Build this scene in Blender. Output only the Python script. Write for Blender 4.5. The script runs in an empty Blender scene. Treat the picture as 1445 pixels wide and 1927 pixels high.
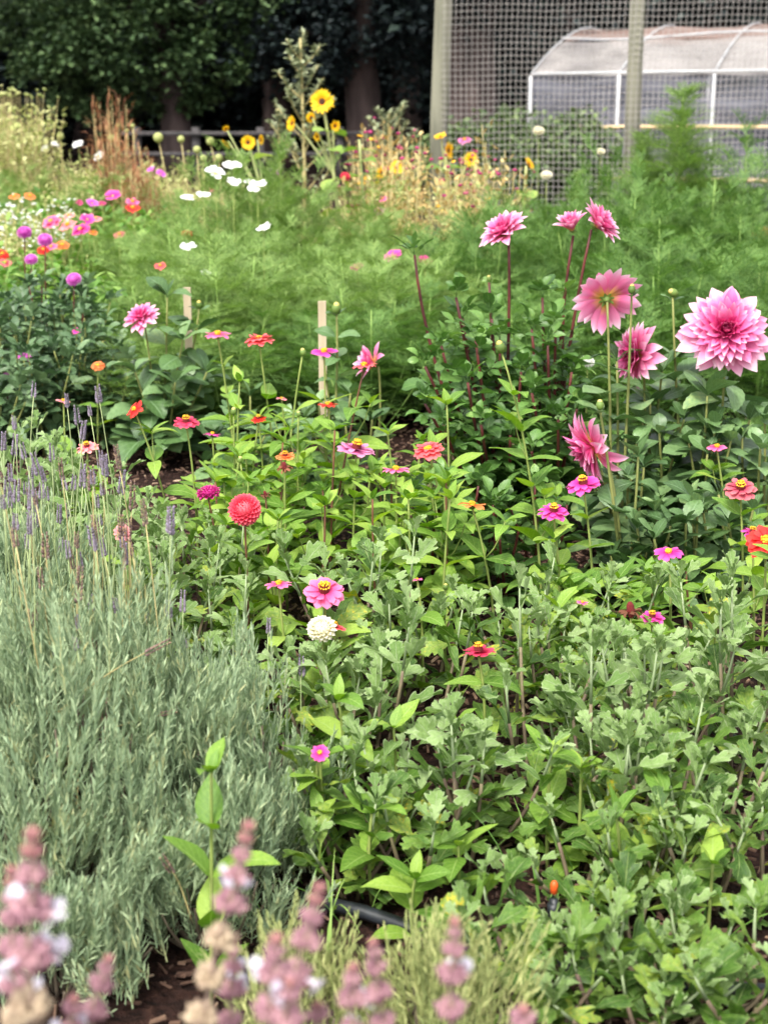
import bpy, math, random
import numpy as np
from mathutils import Vector, Matrix
random.seed(7); rng = np.random.default_rng(7)
R = math.radians
sc = bpy.context.scene
COL = sc.collection
# ------------------------------------------------------------------ camera
CAM_H, PITCH, FPX = 1.5, R(16.3), 1927 * 52 / 36.0
cam = bpy.data.cameras.new('camera'); co = bpy.data.objects.new('camera', cam); COL.objects.link(co)
co.location = (0, 0, CAM_H); co.rotation_euler = (math.pi / 2 - PITCH, 0, 0)
cam.lens = 52; cam.sensor_fit = 'VERTICAL'; cam.sensor_height = 36; cam.sensor_width = 27
cam.clip_start = 0.05; cam.clip_end = 500
cam.dof.use_dof = True; cam.dof.focus_distance = 3.7; cam.dof.aperture_fstop = 4.4
sc.camera = co
# ------------------------------------------------------------------ sky, sun, exposure
SUN_EL, SUN_AZ = R(58), R(205)        # azimuth measured clockwise from +Y; light comes from behind the viewer's left shoulder
w = bpy.data.worlds.new('World'); sc.world = w; w.use_nodes = True
nt = w.node_tree; bg = nt.nodes['Background']
sky = nt.nodes.new('ShaderNodeTexSky'); sky.sky_type = 'NISHITA'; sky.sun_disc = False
sky.sun_elevation = SUN_EL; sky.sun_rotation = SUN_AZ; sky.dust_density = 4.0; sky.air_density = 1.0; sky.ozone_density = 1.0
hs = nt.nodes.new('ShaderNodeHueSaturation'); hs.inputs['Saturation'].default_value = 0.22
nt.links.new(sky.outputs[0], hs.inputs['Color']); nt.links.new(hs.outputs[0], bg.inputs['Color'])
bg.inputs['Strength'].default_value = 0.15
sl = bpy.data.lights.new('sun', 'SUN'); sl.energy = 1.5; sl.angle = R(12); sl.color = (1.0, 0.95, 0.86)
so = bpy.data.objects.new('sun', sl); COL.objects.link(so); so.location = (-8, -12, 20)
sd = Vector((math.sin(SUN_AZ) * math.cos(SUN_EL), math.cos(SUN_AZ) * math.cos(SUN_EL), math.sin(SUN_EL)))
so.rotation_euler = sd.to_track_quat('Z', 'Y').to_euler()
vs = sc.view_settings; vs.view_transform = 'Standard'; vs.look = 'None'; vs.gamma = 1.0; vs.exposure = 1.5; vs.use_curve_mapping = False
sc.cycles.max_bounces = 5; sc.cycles.diffuse_bounces = 3; sc.cycles.transmission_bounces = 3; sc.cycles.transparent_max_bounces = 16
sc.cycles.glossy_bounces = 2; sc.cycles.use_denoising = True; sc.cycles.use_adaptive_sampling = True; sc.cycles.adaptive_threshold = 0.015
sc.cycles.sample_clamp_indirect = 6.0

# ------------------------------------------------------------------ helpers: pixels, matrices, objects
def P(px, py, d):
    """photo pixel + horizontal distance (from what the thing stands on) -> world point"""
    v = (px - 722.5) / FPX; u = (963.5 - py) / FPX
    dx = v; dy = math.cos(PITCH) + u * math.sin(PITCH); dz = -math.sin(PITCH) + u * math.cos(PITCH)
    k = d / dy
    return Vector((dx * k, d, CAM_H + dz * k))
def PX(px, d):
    """x on the ground for a pixel column at distance d"""
    return (px - 722.5) / FPX * (d * math.cos(PITCH) + CAM_H * math.sin(PITCH))
def size(pxs, d): return pxs / FPX * d * 1.03
def lin(r, g, b):
    f = lambda c: ((c / 255 + 0.055) / 1.055) ** 2.4 if c > 10 else c / 255 / 12.92
    return (f(r), f(g), f(b), 1)
def LM(p, az=0, el=0, roll=0, s=1.0):
    """local +Y -> compass az (clockwise from +Y), raised el; +Z stays up"""
    sv = s if isinstance(s, tuple) else (s, s, s)
    return Matrix.Translation(p) @ Matrix.Rotation(-az, 4, 'Z') @ Matrix.Rotation(el, 4, 'X') @ Matrix.Rotation(roll, 4, 'Y') @ Matrix.Diagonal((*sv, 1))
def face_to(p, n, spin=0, s=1.0):
    q = Vector(n).normalized().to_track_quat('Z', 'Y').to_matrix().to_4x4()
    return Matrix.Translation(p) @ q @ Matrix.Rotation(spin, 4, 'Z') @ Matrix.Scale(s, 4)
def O(name, me, parent=None, M=None):
    o = bpy.data.objects.new(name, me); COL.objects.link(o)
    if parent is not None: o.parent = parent
    if M is not None: o.matrix_basis = M
    return o
def tag(o, label, cat, group=None, kind=None):
    o['label'] = label; o['category'] = cat
    if group: o['group'] = group
    if kind: o['kind'] = kind
    return o
def thing(name, label, cat, loc, group=None, rz=0):
    o = bpy.data.objects.new(name, None); COL.objects.link(o)
    o.empty_display_size = 0.05; o.location = loc; o.rotation_euler = (0, 0, rz)
    return tag(o, label, cat, group)
U = random.uniform
def jit(a): return U(-a, a)

class MB:
    def __init__(self): self.V = []; self.F = []; self.T = []; self.M = []; self.n = 0
    def add(self, V, F, T=None, m=0):
        V = [tuple(v) for v in V]
        self.V += V; n = self.n
        self.F += [tuple(i + n for i in f) for f in F]; self.M += [m] * len(F)
        self.T += list(T) if T is not None else [(0.5, 0.5)] * len(V); self.n += len(V)
        return self
    def addM(self, src, M, m=None):
        n = self.n
        self.V += [tuple(M @ Vector(v)) for v in src.V]; self.F += [tuple(i + n for i in f) for f in src.F]
        self.M += src.M if m is None else [m] * len(src.F); self.T += src.T; self.n += src.n
        return self
    def tube(self, pts, r0, r1=None, n=6, m=0, cap=True):
        r1 = r0 if r1 is None else r1
        pts = [Vector(p) for p in pts]; K = len(pts); V = []; T = []
        prev = None
        for i, p in enumerate(pts):
            t = (pts[min(i + 1, K - 1)] - pts[max(i - 1, 0)]).normalized()
            if prev is None:
                a = t.orthogonal().normalized()
            else:
                a = (prev - t * prev.dot(t)).normalized()
            prev = a; b = t.cross(a)
            r = r0[i] if isinstance(r0, (list, tuple)) else r0 + (r1 - r0) * i / (K - 1)
            for j in range(n):
                an = 2 * math.pi * j / n
                V.append(p + (a * math.cos(an) + b * math.sin(an)) * r); T.append((j / n, i / (K - 1)))
        F = [(i * n + j, i * n + (j + 1) % n, (i + 1) * n + (j + 1) % n, (i + 1) * n + j) for i in range(K - 1) for j in range(n)]
        if cap:
            F.append(tuple(range(n - 1, -1, -1))); F.append(tuple((K - 1) * n + j for j in range(n)))
        return self.add(V, F, T, m)
    def lathe(self, prof, n=10, m=0, M=None):
        V = []; K = len(prof); T = []
        for i, (r, z) in enumerate(prof):
            for j in range(n):
                a = 2 * math.pi * j / n; V.append(Vector((r * math.cos(a), r * math.sin(a), z))); T.append((j / n, i / (K - 1)))
        if M is not None: V = [M @ v for v in V]
        F = [(i * n + j, i * n + (j + 1) % n, (i + 1) * n + (j + 1) % n, (i + 1) * n + j) for i in range(K - 1) for j in range(n)]
        return self.add(V, F, T, m)
    def box(self, c, s, m=0, M=None):
        V = [Vector((c[0] + sx * s[0] / 2, c[1] + sy * s[1] / 2, c[2] + sz * s[2] / 2)) for sx in (-1, 1) for sy in (-1, 1) for sz in (-1, 1)]
        if M is not None: V = [M @ v for v in V]
        return self.add(V, [(0, 1, 3, 2), (4, 6, 7, 5), (0, 4, 5, 1), (2, 3, 7, 6), (0, 2, 6, 4), (1, 5, 7, 3)], [(i % 2, i // 4) for i in range(8)], m)
    def build(self, name, mats, smooth=True):
        me = bpy.data.meshes.new(name); me.from_pydata(self.V, [], self.F)
        for mt in (mats if isinstance(mats, (list, tuple)) else [mats]): me.materials.append(mt)
        me.polygons.foreach_set('material_index', self.M)
        me.polygons.foreach_set('use_smooth', [smooth] * len(self.F))
        uv = me.uv_layers.new(name='UVMap')
        li = np.empty(len(me.loops), dtype=np.int32); me.loops.foreach_get('vertex_index', li)
        uv.data.foreach_set('uv', np.array(self.T, dtype=np.float32)[li].ravel())
        me.update(); return me
    def quads(self):
        """triangles padded out to quads are not allowed by blender; returns (V, F, T) of the quads"""
        return np.array(self.V), np.array([f for f in self.F if len(f) == 4], dtype=np.int64), np.array(self.T)

def build_np(name, V, F, T, mats, mi=None, smooth=True):
    me = bpy.data.meshes.new(name); nv, nf = len(V), len(F)
    me.vertices.add(nv); me.vertices.foreach_set('co', np.asarray(V, dtype=np.float32).ravel())
    me.loops.add(nf * 4); me.loops.foreach_set('vertex_index', np.asarray(F, dtype=np.int32).ravel())
    me.polygons.add(nf); me.polygons.foreach_set('loop_start', np.arange(0, nf * 4, 4, dtype=np.int32))
    if mi is not None: me.polygons.foreach_set('material_index', np.asarray(mi, dtype=np.int32))
    me.polygons.foreach_set('use_smooth', np.full(nf, smooth))
    for mt in (mats if isinstance(mats, (list, tuple)) else [mats]): me.materials.append(mt)
    uv = me.uv_layers.new(name='UVMap'); uv.data.foreach_set('uv', np.asarray(T, dtype=np.float32)[np.asarray(F).ravel()].ravel())
    me.update(calc_edges=True); me.validate(); return me
def inst_np(tpl, Ms):
    """template (V, F, T) placed k times by 4x4 matrices"""
    V, F, T = tpl; Ms = np.asarray(Ms); k = len(Ms); n = len(V)
    VV = np.einsum('kij,nj->kni', Ms[:, :3, :3], V) + Ms[:, None, :3, 3]
    FF = (F[None] + (np.arange(k) * n)[:, None, None]).reshape(-1, 4)
    return VV.reshape(-1, 3), FF, np.tile(T, (k, 1))
def cat_np(parts):
    Vs, Fs, Ts, mi, n = [], [], [], [], 0
    for (V, F, T), m in parts:
        Vs.append(V); Fs.append(F + n); Ts.append(T); mi.append(np.full(len(F), m)); n += len(V)
    return np.concatenate(Vs), np.concatenate(Fs), np.concatenate(Ts), np.concatenate(mi)
def bez(p0, p1, p2, n=8):
    p0, p1, p2 = Vector(p0), Vector(p1), Vector(p2)
    return [p0 * (1 - t) ** 2 + p1 * 2 * t * (1 - t) + p2 * t * t for t in [i / (n - 1) for i in range(n)]]
def along(pts, t):
    f = t * (len(pts) - 1); i = min(int(f), len(pts) - 2); return pts[i].lerp(pts[i + 1], f - i)

# ------------------------------------------------------------------ materials
def newmat(name):
    m = bpy.data.materials.new(name); m.use_nodes = True; t = m.node_tree
    return m, t, t.nodes['Principled BSDF'], t.nodes['Material Output']
def mth(t, op, a, b=None, clamp=False):
    n = t.nodes.new('ShaderNodeMath'); n.operation = op; n.use_clamp = clamp
    for i, x in enumerate((a, b)):
        if x is None: continue
        if isinstance(x, (int, float)): n.inputs[i].default_value = x
        else: t.links.new(x, n.inputs[i])
    return n.outputs[0]
def mixc(t, fac, a, b, mode='MIX'):
    n = t.nodes.new('ShaderNodeMix'); n.data_type = 'RGBA'; n.blend_type = mode
    for s, x in ((n.inputs[0], fac), (n.inputs[6], a), (n.inputs[7], b)):
        if isinstance(x, (int, float, tuple)): s.default_value = x
        else: t.links.new(x, s)
    return n.outputs[2]
def ramp(t, fac, cols):
    n = t.nodes.new('ShaderNodeValToRGB'); e = n.color_ramp.elements
    while len(e) < len(cols): e.new(0.5)
    for i, (p, c) in enumerate(cols): e[i].position = p; e[i].color = c
    t.links.new(fac, n.inputs[0]); return n.outputs[0]
def leafmat(name, cols, trans=0.3, rough=0.5, vein=None, src='object', nscale=14, edge=None, spec=0.35, bump=0.25, tip=None, back=None):
    m, t, b, out = newmat(name); L = t.links
    if src == 'object': rnd = t.nodes.new('ShaderNodeObjectInfo').outputs['Random']
    else: rnd = t.nodes.new('ShaderNodeNewGeometry').outputs['Random Per Island']
    tc = t.nodes.new('ShaderNodeTexCoord'); nz = t.nodes.new('ShaderNodeTexNoise'); nz.inputs['Scale'].default_value = nscale; nz.inputs['Detail'].default_value = 3
    L.new(tc.outputs['Object'], nz.inputs['Vector'])
    fac = mth(t, 'ADD', mth(t, 'MULTIPLY', rnd, 0.85), mth(t, 'MULTIPLY', mth(t, 'SUBTRACT', nz.outputs['Fac'], 0.5), 0.7), True)
    fac = mth(t, 'ADD', fac, 0.06, True)
    c = ramp(t, fac, cols)
    if vein or edge or tip:
        sx = t.nodes.new('ShaderNodeSeparateXYZ'); L.new(tc.outputs['UV'], sx.inputs[0])
        au = mth(t, 'MULTIPLY', mth(t, 'ABSOLUTE', mth(t, 'SUBTRACT', sx.outputs[0], 0.5)), 2.0)
    if vein:
        mid = mth(t, 'SUBTRACT', 1.0, mth(t, 'MULTIPLY', au, 11.0), True)
        ph = mth(t, 'FRACT', mth(t, 'SUBTRACT', mth(t, 'MULTIPLY', sx.outputs[1], 7.0), mth(t, 'MULTIPLY', au, 1.7)))
        side = mth(t, 'SUBTRACT', 1.0, mth(t, 'MULTIPLY', mth(t, 'ABSOLUTE', mth(t, 'SUBTRACT', ph, 0.5)), 9.0), True)
        v = mth(t, 'MAXIMUM', mth(t, 'MULTIPLY', mid, 0.75), mth(t, 'MULTIPLY', side, 0.3))
        c = mixc(t, v, c, vein)
        bp = t.nodes.new('ShaderNodeBump'); bp.inputs['Strength'].default_value = bump; bp.inputs['Distance'].default_value = 0.004
        L.new(mth(t, 'ADD', mth(t, 'MULTIPLY', v, -1.0), mth(t, 'MULTIPLY', nz.outputs['Fac'], 0.6)), bp.inputs['Height']); L.new(bp.outputs[0], b.inputs['Normal'])
    if edge:
        c = mixc(t, mth(t, 'MULTIPLY', mth(t, 'SUBTRACT', au, 0.82, True), 3.4, True), c, edge)
    if tip:
        c = mixc(t, mth(t, 'MULTIPLY', mth(t, 'SUBTRACT', sx.outputs[1], 0.55, True), 1.6, True), c, tip)
    if back:
        g = t.nodes.new('ShaderNodeNewGeometry'); c = mixc(t, g.outputs['Backfacing'], c, back)
    L.new(c, b.inputs['Base Color']); b.inputs['Roughness'].default_value = rough; b.inputs['Specular IOR Level'].default_value = spec
    if trans > 0:
        tr = t.nodes.new('ShaderNodeBsdfTranslucent'); hv = t.nodes.new('ShaderNodeHueSaturation'); hv.inputs['Saturation'].default_value = 1.15; hv.inputs['Value'].default_value = 1.25
        L.new(c, hv.inputs['Color']); L.new(hv.outputs[0], tr.inputs['Color'])
        mx = t.nodes.new('ShaderNodeMixShader'); mx.inputs[0].default_value = trans
        L.new(b.outputs[0], mx.inputs[1]); L.new(tr.outputs[0], mx.inputs[2]); L.new(mx.outputs[0], out.inputs['Surface'])
    return m
def petalmat(name, cols, trans=0.3, rough=0.5, amt=0.22, streak=0.16):
    """colour runs from the petal's base (0) to its tip (1)"""
    m, t, b, out = newmat(name); L = t.links
    tc = t.nodes.new('ShaderNodeTexCoord'); sx = t.nodes.new('ShaderNodeSeparateXYZ'); L.new(tc.outputs['UV'], sx.inputs[0])
    rnd = t.nodes.new('ShaderNodeObjectInfo').outputs['Random']
    nz = t.nodes.new('ShaderNodeTexNoise'); nz.inputs['Scale'].default_value = 1.0; nz.inputs['Detail'].default_value = 3
    mp = t.nodes.new('ShaderNodeMapping'); mp.inputs['Scale'].default_value = (13, 1.1, 1); L.new(tc.outputs['UV'], mp.inputs[0]); L.new(mp.outputs[0], nz.inputs['Vector'])
    p = mth(t, 'ADD', sx.outputs[1], mth(t, 'MULTIPLY', mth(t, 'SUBTRACT', rnd, 0.5), amt), True)
    p = mth(t, 'ADD', p, mth(t, 'MULTIPLY', mth(t, 'SUBTRACT', nz.outputs['Fac'], 0.5), streak * 2), True)
    c = ramp(t, p, cols)
    L.new(c, b.inputs['Base Color']); b.inputs['Roughness'].default_value = rough; b.inputs['Specular IOR Level'].default_value = 0.25
    bp = t.nodes.new('ShaderNodeBump'); bp.inputs['Strength'].default_value = 0.25; bp.inputs['Distance'].default_value = 0.004; L.new(nz.outputs['Fac'], bp.inputs['Height']); L.new(bp.outputs[0], b.inputs['Normal'])
    tr = t.nodes.new('ShaderNodeBsdfTranslucent'); L.new(c, tr.inputs['Color'])
    mx = t.nodes.new('ShaderNodeMixShader'); mx.inputs[0].default_value = trans
    L.new(b.outputs[0], mx.inputs[1]); L.new(tr.outputs[0], mx.inputs[2]); L.new(mx.outputs[0], out.inputs['Surface'])
    return m
def solid(name, c1, c2, rough=0.7, scale=30, stretch=(1, 1, 1), bump=0.3, spec=0.3, dist=0.004):
    m, t, b, out = newmat(name); L = t.links
    tc = t.nodes.new('ShaderNodeTexCoord'); mp = t.nodes.new('ShaderNodeMapping'); mp.inputs['Scale'].default_value = stretch; L.new(tc.outputs['Object'], mp.inputs[0])
    nz = t.nodes.new('ShaderNodeTexNoise'); nz.inputs['Scale'].default_value = scale; nz.inputs['Detail'].default_value = 5; L.new(mp.outputs[0], nz.inputs['Vector'])
    L.new(ramp(t, nz.outputs['Fac'], [(0.32, c1), (0.68, c2)]), b.inputs['Base Color'])
    bp = t.nodes.new('ShaderNodeBump'); bp.inputs['Strength'].default_value = bump; bp.inputs['Distance'].default_value = dist; L.new(nz.outputs['Fac'], bp.inputs['Height']); L.new(bp.outputs[0], b.inputs['Normal'])
    b.inputs['Roughness'].default_value = rough; b.inputs['Specular IOR Level'].default_value = spec
    return m
g = lin
MT = dict(
  zin=leafmat('zinnia_leaf', [(0, g(78, 116, 40)), (0.5, g(114, 150, 56)), (1, g(156, 182, 78))], trans=0.36, vein=g(160, 185, 105), nscale=20),
  zinstem=solid('zinnia_stem', g(110, 128, 62), g(140, 152, 82), scale=20),
  zinstemr=solid('zinnia_stem_red', g(92, 62, 48), g(122, 82, 58), scale=20),
  mumo=leafmat('mum_leaf_old', [(0, g(44, 74, 24)), (0.3, g(72, 106, 36)), (0.65, g(102, 134, 54)), (0.9, g(138, 158, 66)), (1, g(190, 172, 46))], trans=0.3, vein=g(146, 164, 100), edge=g(128, 150, 84), nscale=18, bump=0.6),
  mumy=leafmat('mum_leaf_young', [(0, g(88, 118, 58)), (0.5, g(118, 144, 82)), (1, g(148, 170, 116))], trans=0.27, rough=0.75, vein=g(162, 178, 136), edge=g(176, 188, 152), nscale=18, spec=0.2, bump=0.6),
  mumstem=solid('mum_stem', g(96, 76, 70), g(126, 118, 88), scale=14),
  mumstemy=solid('mum_stem_young', g(122, 138, 100), g(146, 160, 122), scale=14),
  dah=leafmat('dahlia_leaf', [(0, g(52, 80, 42)), (0.5, g(82, 112, 62)), (0.85, g(112, 140, 90)), (1, g(138, 160, 98))], trans=0.2, rough=0.42, vein=g(122, 150, 110), nscale=12, spec=0.5),
  dahr=leafmat('dahlia_leaf_green', [(0, g(50, 80, 36)), (0.5, g(76, 112, 50)), (0.9, g(104, 140, 68)), (1, g(134, 162, 84))], trans=0.25, rough=0.45, vein=g(114, 146, 84), nscale=14, spec=0.45),
  dahp=leafmat('dahlia_leaf_blue', [(0, g(54, 78, 50)), (0.5, g(78, 106, 66)), (1, g(118, 142, 100))], trans=0.2, rough=0.45, vein=g(110, 136, 100), nscale=14, spec=0.45),
  dahstem=solid('dahlia_stem', g(106, 116, 62), g(136, 138, 80), scale=16),
  dahred=solid('dahlia_stem_red', g(62, 28, 30), g(104, 52, 46), scale=12, rough=0.45),
  lav=leafmat('lavender_leaf', [(0, g(112, 132, 102)), (0.45, g(146, 166, 130)), (0.8, g(172, 188, 148)), (1, g(180, 176, 124))], trans=0.2, rough=0.75, src='island', spec=0.2, nscale=6),
  lavy=leafmat('pale_shrub_leaf', [(0, g(122, 134, 84)), (0.5, g(160, 168, 108)), (1, g(190, 190, 132))], trans=0.15, rough=0.75, src='island', spec=0.2, nscale=6),
  lavstem=solid('lavender_stem', g(134, 150, 102), g(158, 170, 118), scale=10),
  lavwood=solid('lavender_wood', g(84, 74, 62), g(118, 106, 90), scale=20, stretch=(1, 1, 0.2)),
  lavfl=leafmat('lavender_flower', [(0, g(100, 92, 98)), (0.5, g(128, 118, 128)), (0.88, g(140, 128, 150)), (1, g(132, 116, 186))], trans=0.1, rough=0.8, src='island'),
  lavdead=leafmat('lavender_dry_flower', [(0, g(92, 72, 64)), (0.6, g(124, 102, 98)), (1, g(166, 140, 104))], trans=0.1, rough=0.8, src='island'),
  cos=leafmat('cosmos_leaf', [(0, g(78, 108, 48)), (0.5, g(114, 144, 72)), (1, g(160, 182, 108))], trans=0.35, rough=0.6, src='island', nscale=4),
  cosd=leafmat('cosmos_leaf_dark', [(0, g(62, 94, 42)), (0.5, g(92, 128, 60)), (1, g(130, 160, 86))], trans=0.32, rough=0.6, src='island', nscale=4),
  cosstem=solid('cosmos_stem', g(112, 146, 70), g(146, 172, 92), scale=10),
  pale=leafmat('pale_field_leaf', [(0, g(128, 142, 80)), (0.5, g(170, 176, 110)), (1, g(204, 200, 150))], trans=0.3, rough=0.7, src='island', nscale=4),
  straw=leafmat('straw_leaf', [(0, g(142, 116, 70)), (0.5, g(184, 158, 104)), (1, g(214, 196, 140))], trans=0.25, rough=0.8, src='island', nscale=4),
  rust=leafmat('rust_plume', [(0, g(110, 66, 50)), (0.5, g(160, 108, 80)), (1, g(196, 156, 112))], trans=0.25, rough=0.8, src='island', nscale=4),
  fld=leafmat('field_leaf', [(0, g(66, 104, 44)), (0.5, g(104, 144, 64)), (1, g(150, 178, 94))], trans=0.3, rough=0.6, src='island', nscale=4),
  silver=leafmat('silver_leaf', [(0, g(110, 118, 90)), (0.5, g(138, 146, 112)), (1, g(166, 172, 138))], trans=0.2, rough=0.8, src='island', nscale=4),
  strawstem=solid('straw_stem', g(150, 138, 92), g(190, 176, 124), scale=10),
  sunstem=solid('sunflower_stem', g(136, 146, 92), g(170, 172, 120), scale=10),
  sunleaf=leafmat('sunflower_leaf', [(0, g(90, 124, 52)), (0.5, g(124, 156, 70)), (1, g(164, 184, 96))], trans=0.35, vein=g(160, 180, 104), nscale=8),
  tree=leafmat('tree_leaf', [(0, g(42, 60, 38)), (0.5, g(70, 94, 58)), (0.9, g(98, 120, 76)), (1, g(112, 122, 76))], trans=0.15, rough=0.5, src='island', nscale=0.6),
  treeshade=leafmat('tree_leaf_shaded', [(0, g(20, 28, 32)), (0.6, g(32, 44, 44)), (1, g(46, 60, 52))], trans=0.06, rough=0.6, src='island', nscale=0.6),  # canopy shade is put into this near-black leaf colour
  bark=solid('bark', g(58, 48, 46), g(92, 78, 74), scale=5, stretch=(1, 1, 0.25), bump=0.6, rough=0.9, dist=0.03),
  wood=solid('weathered_wood_shaded', g(52, 50, 50), g(76, 72, 72), scale=18, stretch=(1, 1, 0.12), rough=0.85),  # grey wood darkened to carry the shade under the trees
  post=solid('fence_post_wood', g(104, 104, 90), g(140, 138, 120), scale=9, stretch=(1, 1, 0.15), rough=0.85, dist=0.01),
  stake=solid('stake_wood', g(164, 148, 122), g(202, 188, 160), scale=20, stretch=(1, 1, 0.1), rough=0.8),
  railw=solid('rail_wood', g(190, 160, 118), g(214, 188, 146), scale=12, stretch=(0.1, 1, 1), rough=0.8),
  black=solid('black_plastic', g(22, 24, 28), g(40, 44, 50), scale=30, rough=0.45, spec=0.5, bump=0.1),
  orange=solid('orange_plastic', g(214, 82, 36), g(230, 96, 44), scale=20, rough=0.4),
  white=solid('white_pipe', g(160, 162, 166), g(184, 184, 184), scale=8, rough=0.5),
  net=solid('netting', g(148, 144, 140), g(178, 172, 166), scale=4, rough=0.6),
  chip=leafmat('wood_chip', [(0, g(52, 36, 30)), (0.5, g(84, 62, 50)), (0.85, g(122, 98, 80)), (1, g(176, 154, 130))], trans=0, rough=0.9, src='island', nscale=30),
  disc=solid('disc_dark', g(92, 26, 34), g(140, 48, 44), scale=160, bump=0.8),
  discy=leafmat('disc_yellow', [(0, g(214, 150, 24)), (0.5, g(236, 182, 38)), (1, g(246, 208, 70))], trans=0.1, src='island'),
  brown=leafmat('dead_petal', [(0, g(82, 48, 34)), (0.6, g(138, 88, 62)), (1, g(180, 128, 96))], trans=0.15, rough=0.85, nscale=30),
  sepal=leafmat('sepal', [(0, g(78, 104, 46)), (1, g(122, 146, 72))], trans=0.2, nscale=30),
  budy=leafmat('bud_yellow', [(0, g(196, 178, 86)), (1, g(226, 210, 128))], trans=0.2, nscale=30),
  sundisc=solid('sunflower_disc', g(46, 26, 14), g(84, 48, 22), scale=90, bump=0.8),
  basild=leafmat('basil_calyx', [(0, g(146, 104, 116)), (0.5, g(172, 130, 140)), (1, g(196, 156, 158))], trans=0.25, rough=0.7, src='island', nscale=60),
  basilt=leafmat('basil_calyx_dry', [(0, g(156, 134, 118)), (0.5, g(184, 164, 140)), (1, g(204, 186, 158))], trans=0.25, rough=0.8, src='island', nscale=60),
  basilb=leafmat('basil_tip', [(0, g(148, 100, 108)), (0.6, g(176, 126, 126)), (1, g(196, 150, 134))], trans=0.25, rough=0.7, src='island', nscale=60),
  basilf=petalmat('basil_flower', [(0, g(206, 180, 214)), (0.4, g(232, 224, 238)), (1, g(240, 238, 242))], trans=0.35),
  basils=solid('basil_stem', g(142, 120, 112), g(166, 146, 126), scale=30),
)
def soil():
    m, t, b, out = newmat('soil'); L = t.links
    tc = t.nodes.new('ShaderNodeTexCoord')
    n1 = t.nodes.new('ShaderNodeTexNoise'); n1.inputs['Scale'].default_value = 1.3; n1.inputs['Detail'].default_value = 6
    n2 = t.nodes.new('ShaderNodeTexNoise'); n2.inputs['Scale'].default_value = 55; n2.inputs['Detail'].default_value = 6
    vo = t.nodes.new('ShaderNodeTexVoronoi'); vo.inputs['Scale'].default_value = 38
    for n in (n1, n2, vo): L.new(tc.outputs['Object'], n.inputs['Vector'])
    c = ramp(t, n2.outputs['Fac'], [(0.3, g(24, 15, 13)), (0.6, g(50, 32, 26)), (0.8, g(84, 60, 48))])
    c = mixc(t, mth(t, 'MULTIPLY', n1.outputs['Fac'], 0.6), c, g(38, 24, 20))
    L.new(c, b.inputs['Base Color']); b.inputs['Roughness'].default_value = 0.95; b.inputs['Specular IOR Level'].default_value = 0.15
    bp = t.nodes.new('ShaderNodeBump'); bp.inputs['Strength'].default_value = 0.9; bp.inputs['Distance'].default_value = 0.03
    L.new(mth(t, 'ADD', n2.outputs['Fac'], mth(t, 'MULTIPLY', vo.outputs['Distance'], 0.7)), bp.inputs['Height']); L.new(bp.outputs[0], b.inputs['Normal'])
    return m
def plastic(name, col, opac, streak):
    m, t, b, out = newmat(name); L = t.links
    tc = t.nodes.new('ShaderNodeTexCoord'); mp = t.nodes.new('ShaderNodeMapping'); mp.inputs['Scale'].default_value = streak; mp.inputs['Rotation'].default_value = (0, R(35), 0)
    L.new(tc.outputs['Object'], mp.inputs[0])
    nz = t.nodes.new('ShaderNodeTexNoise'); nz.inputs['Scale'].default_value = 1.0; nz.inputs['Detail'].default_value = 4; L.new(mp.outputs[0], nz.inputs['Vector'])
    b.inputs['Base Color'].default_value = col; b.inputs['Roughness'].default_value = 0.3
    bp = t.nodes.new('ShaderNodeBump'); bp.inputs['Strength'].default_value = 0.6; bp.inputs['Distance'].default_value = 0.05; L.new(nz.outputs['Fac'], bp.inputs['Height']); L.new(bp.outputs[0], b.inputs['Normal'])
    tl = t.nodes.new('ShaderNodeBsdfTranslucent'); tl.inputs['Color'].default_value = col
    m1 = t.nodes.new('ShaderNodeMixShader'); m1.inputs[0].default_value = 0.5; L.new(b.outputs[0], m1.inputs[1]); L.new(tl.outputs[0], m1.inputs[2])
    tp = t.nodes.new('ShaderNodeBsdfTransparent'); m2 = t.nodes.new('ShaderNodeMixShader')
    L.new(mth(t, 'ADD', mth(t, 'MULTIPLY', mth(t, 'SUBTRACT', nz.outputs['Fac'], 0.5), 1.5), opac, True), m2.inputs[0])
    L.new(tp.outputs[0], m2.inputs[1]); L.new(m1.outputs[0], m2.inputs[2]); L.new(m2.outputs[0], out.inputs['Surface'])
    return m
MT['soil'] = soil()
MT['filmwall'] = plastic('plastic_film_wall', g(150, 152, 164), 0.42, (1.2, 1.2, 5))
MT['filmroof'] = plastic('plastic_film_roof', g(196, 190, 186), 0.66, (2, 2, 2))
MT['filmtop'] = plastic('plastic_film_top', g(176, 148, 136), 0.7, (2, 2, 2))
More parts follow.
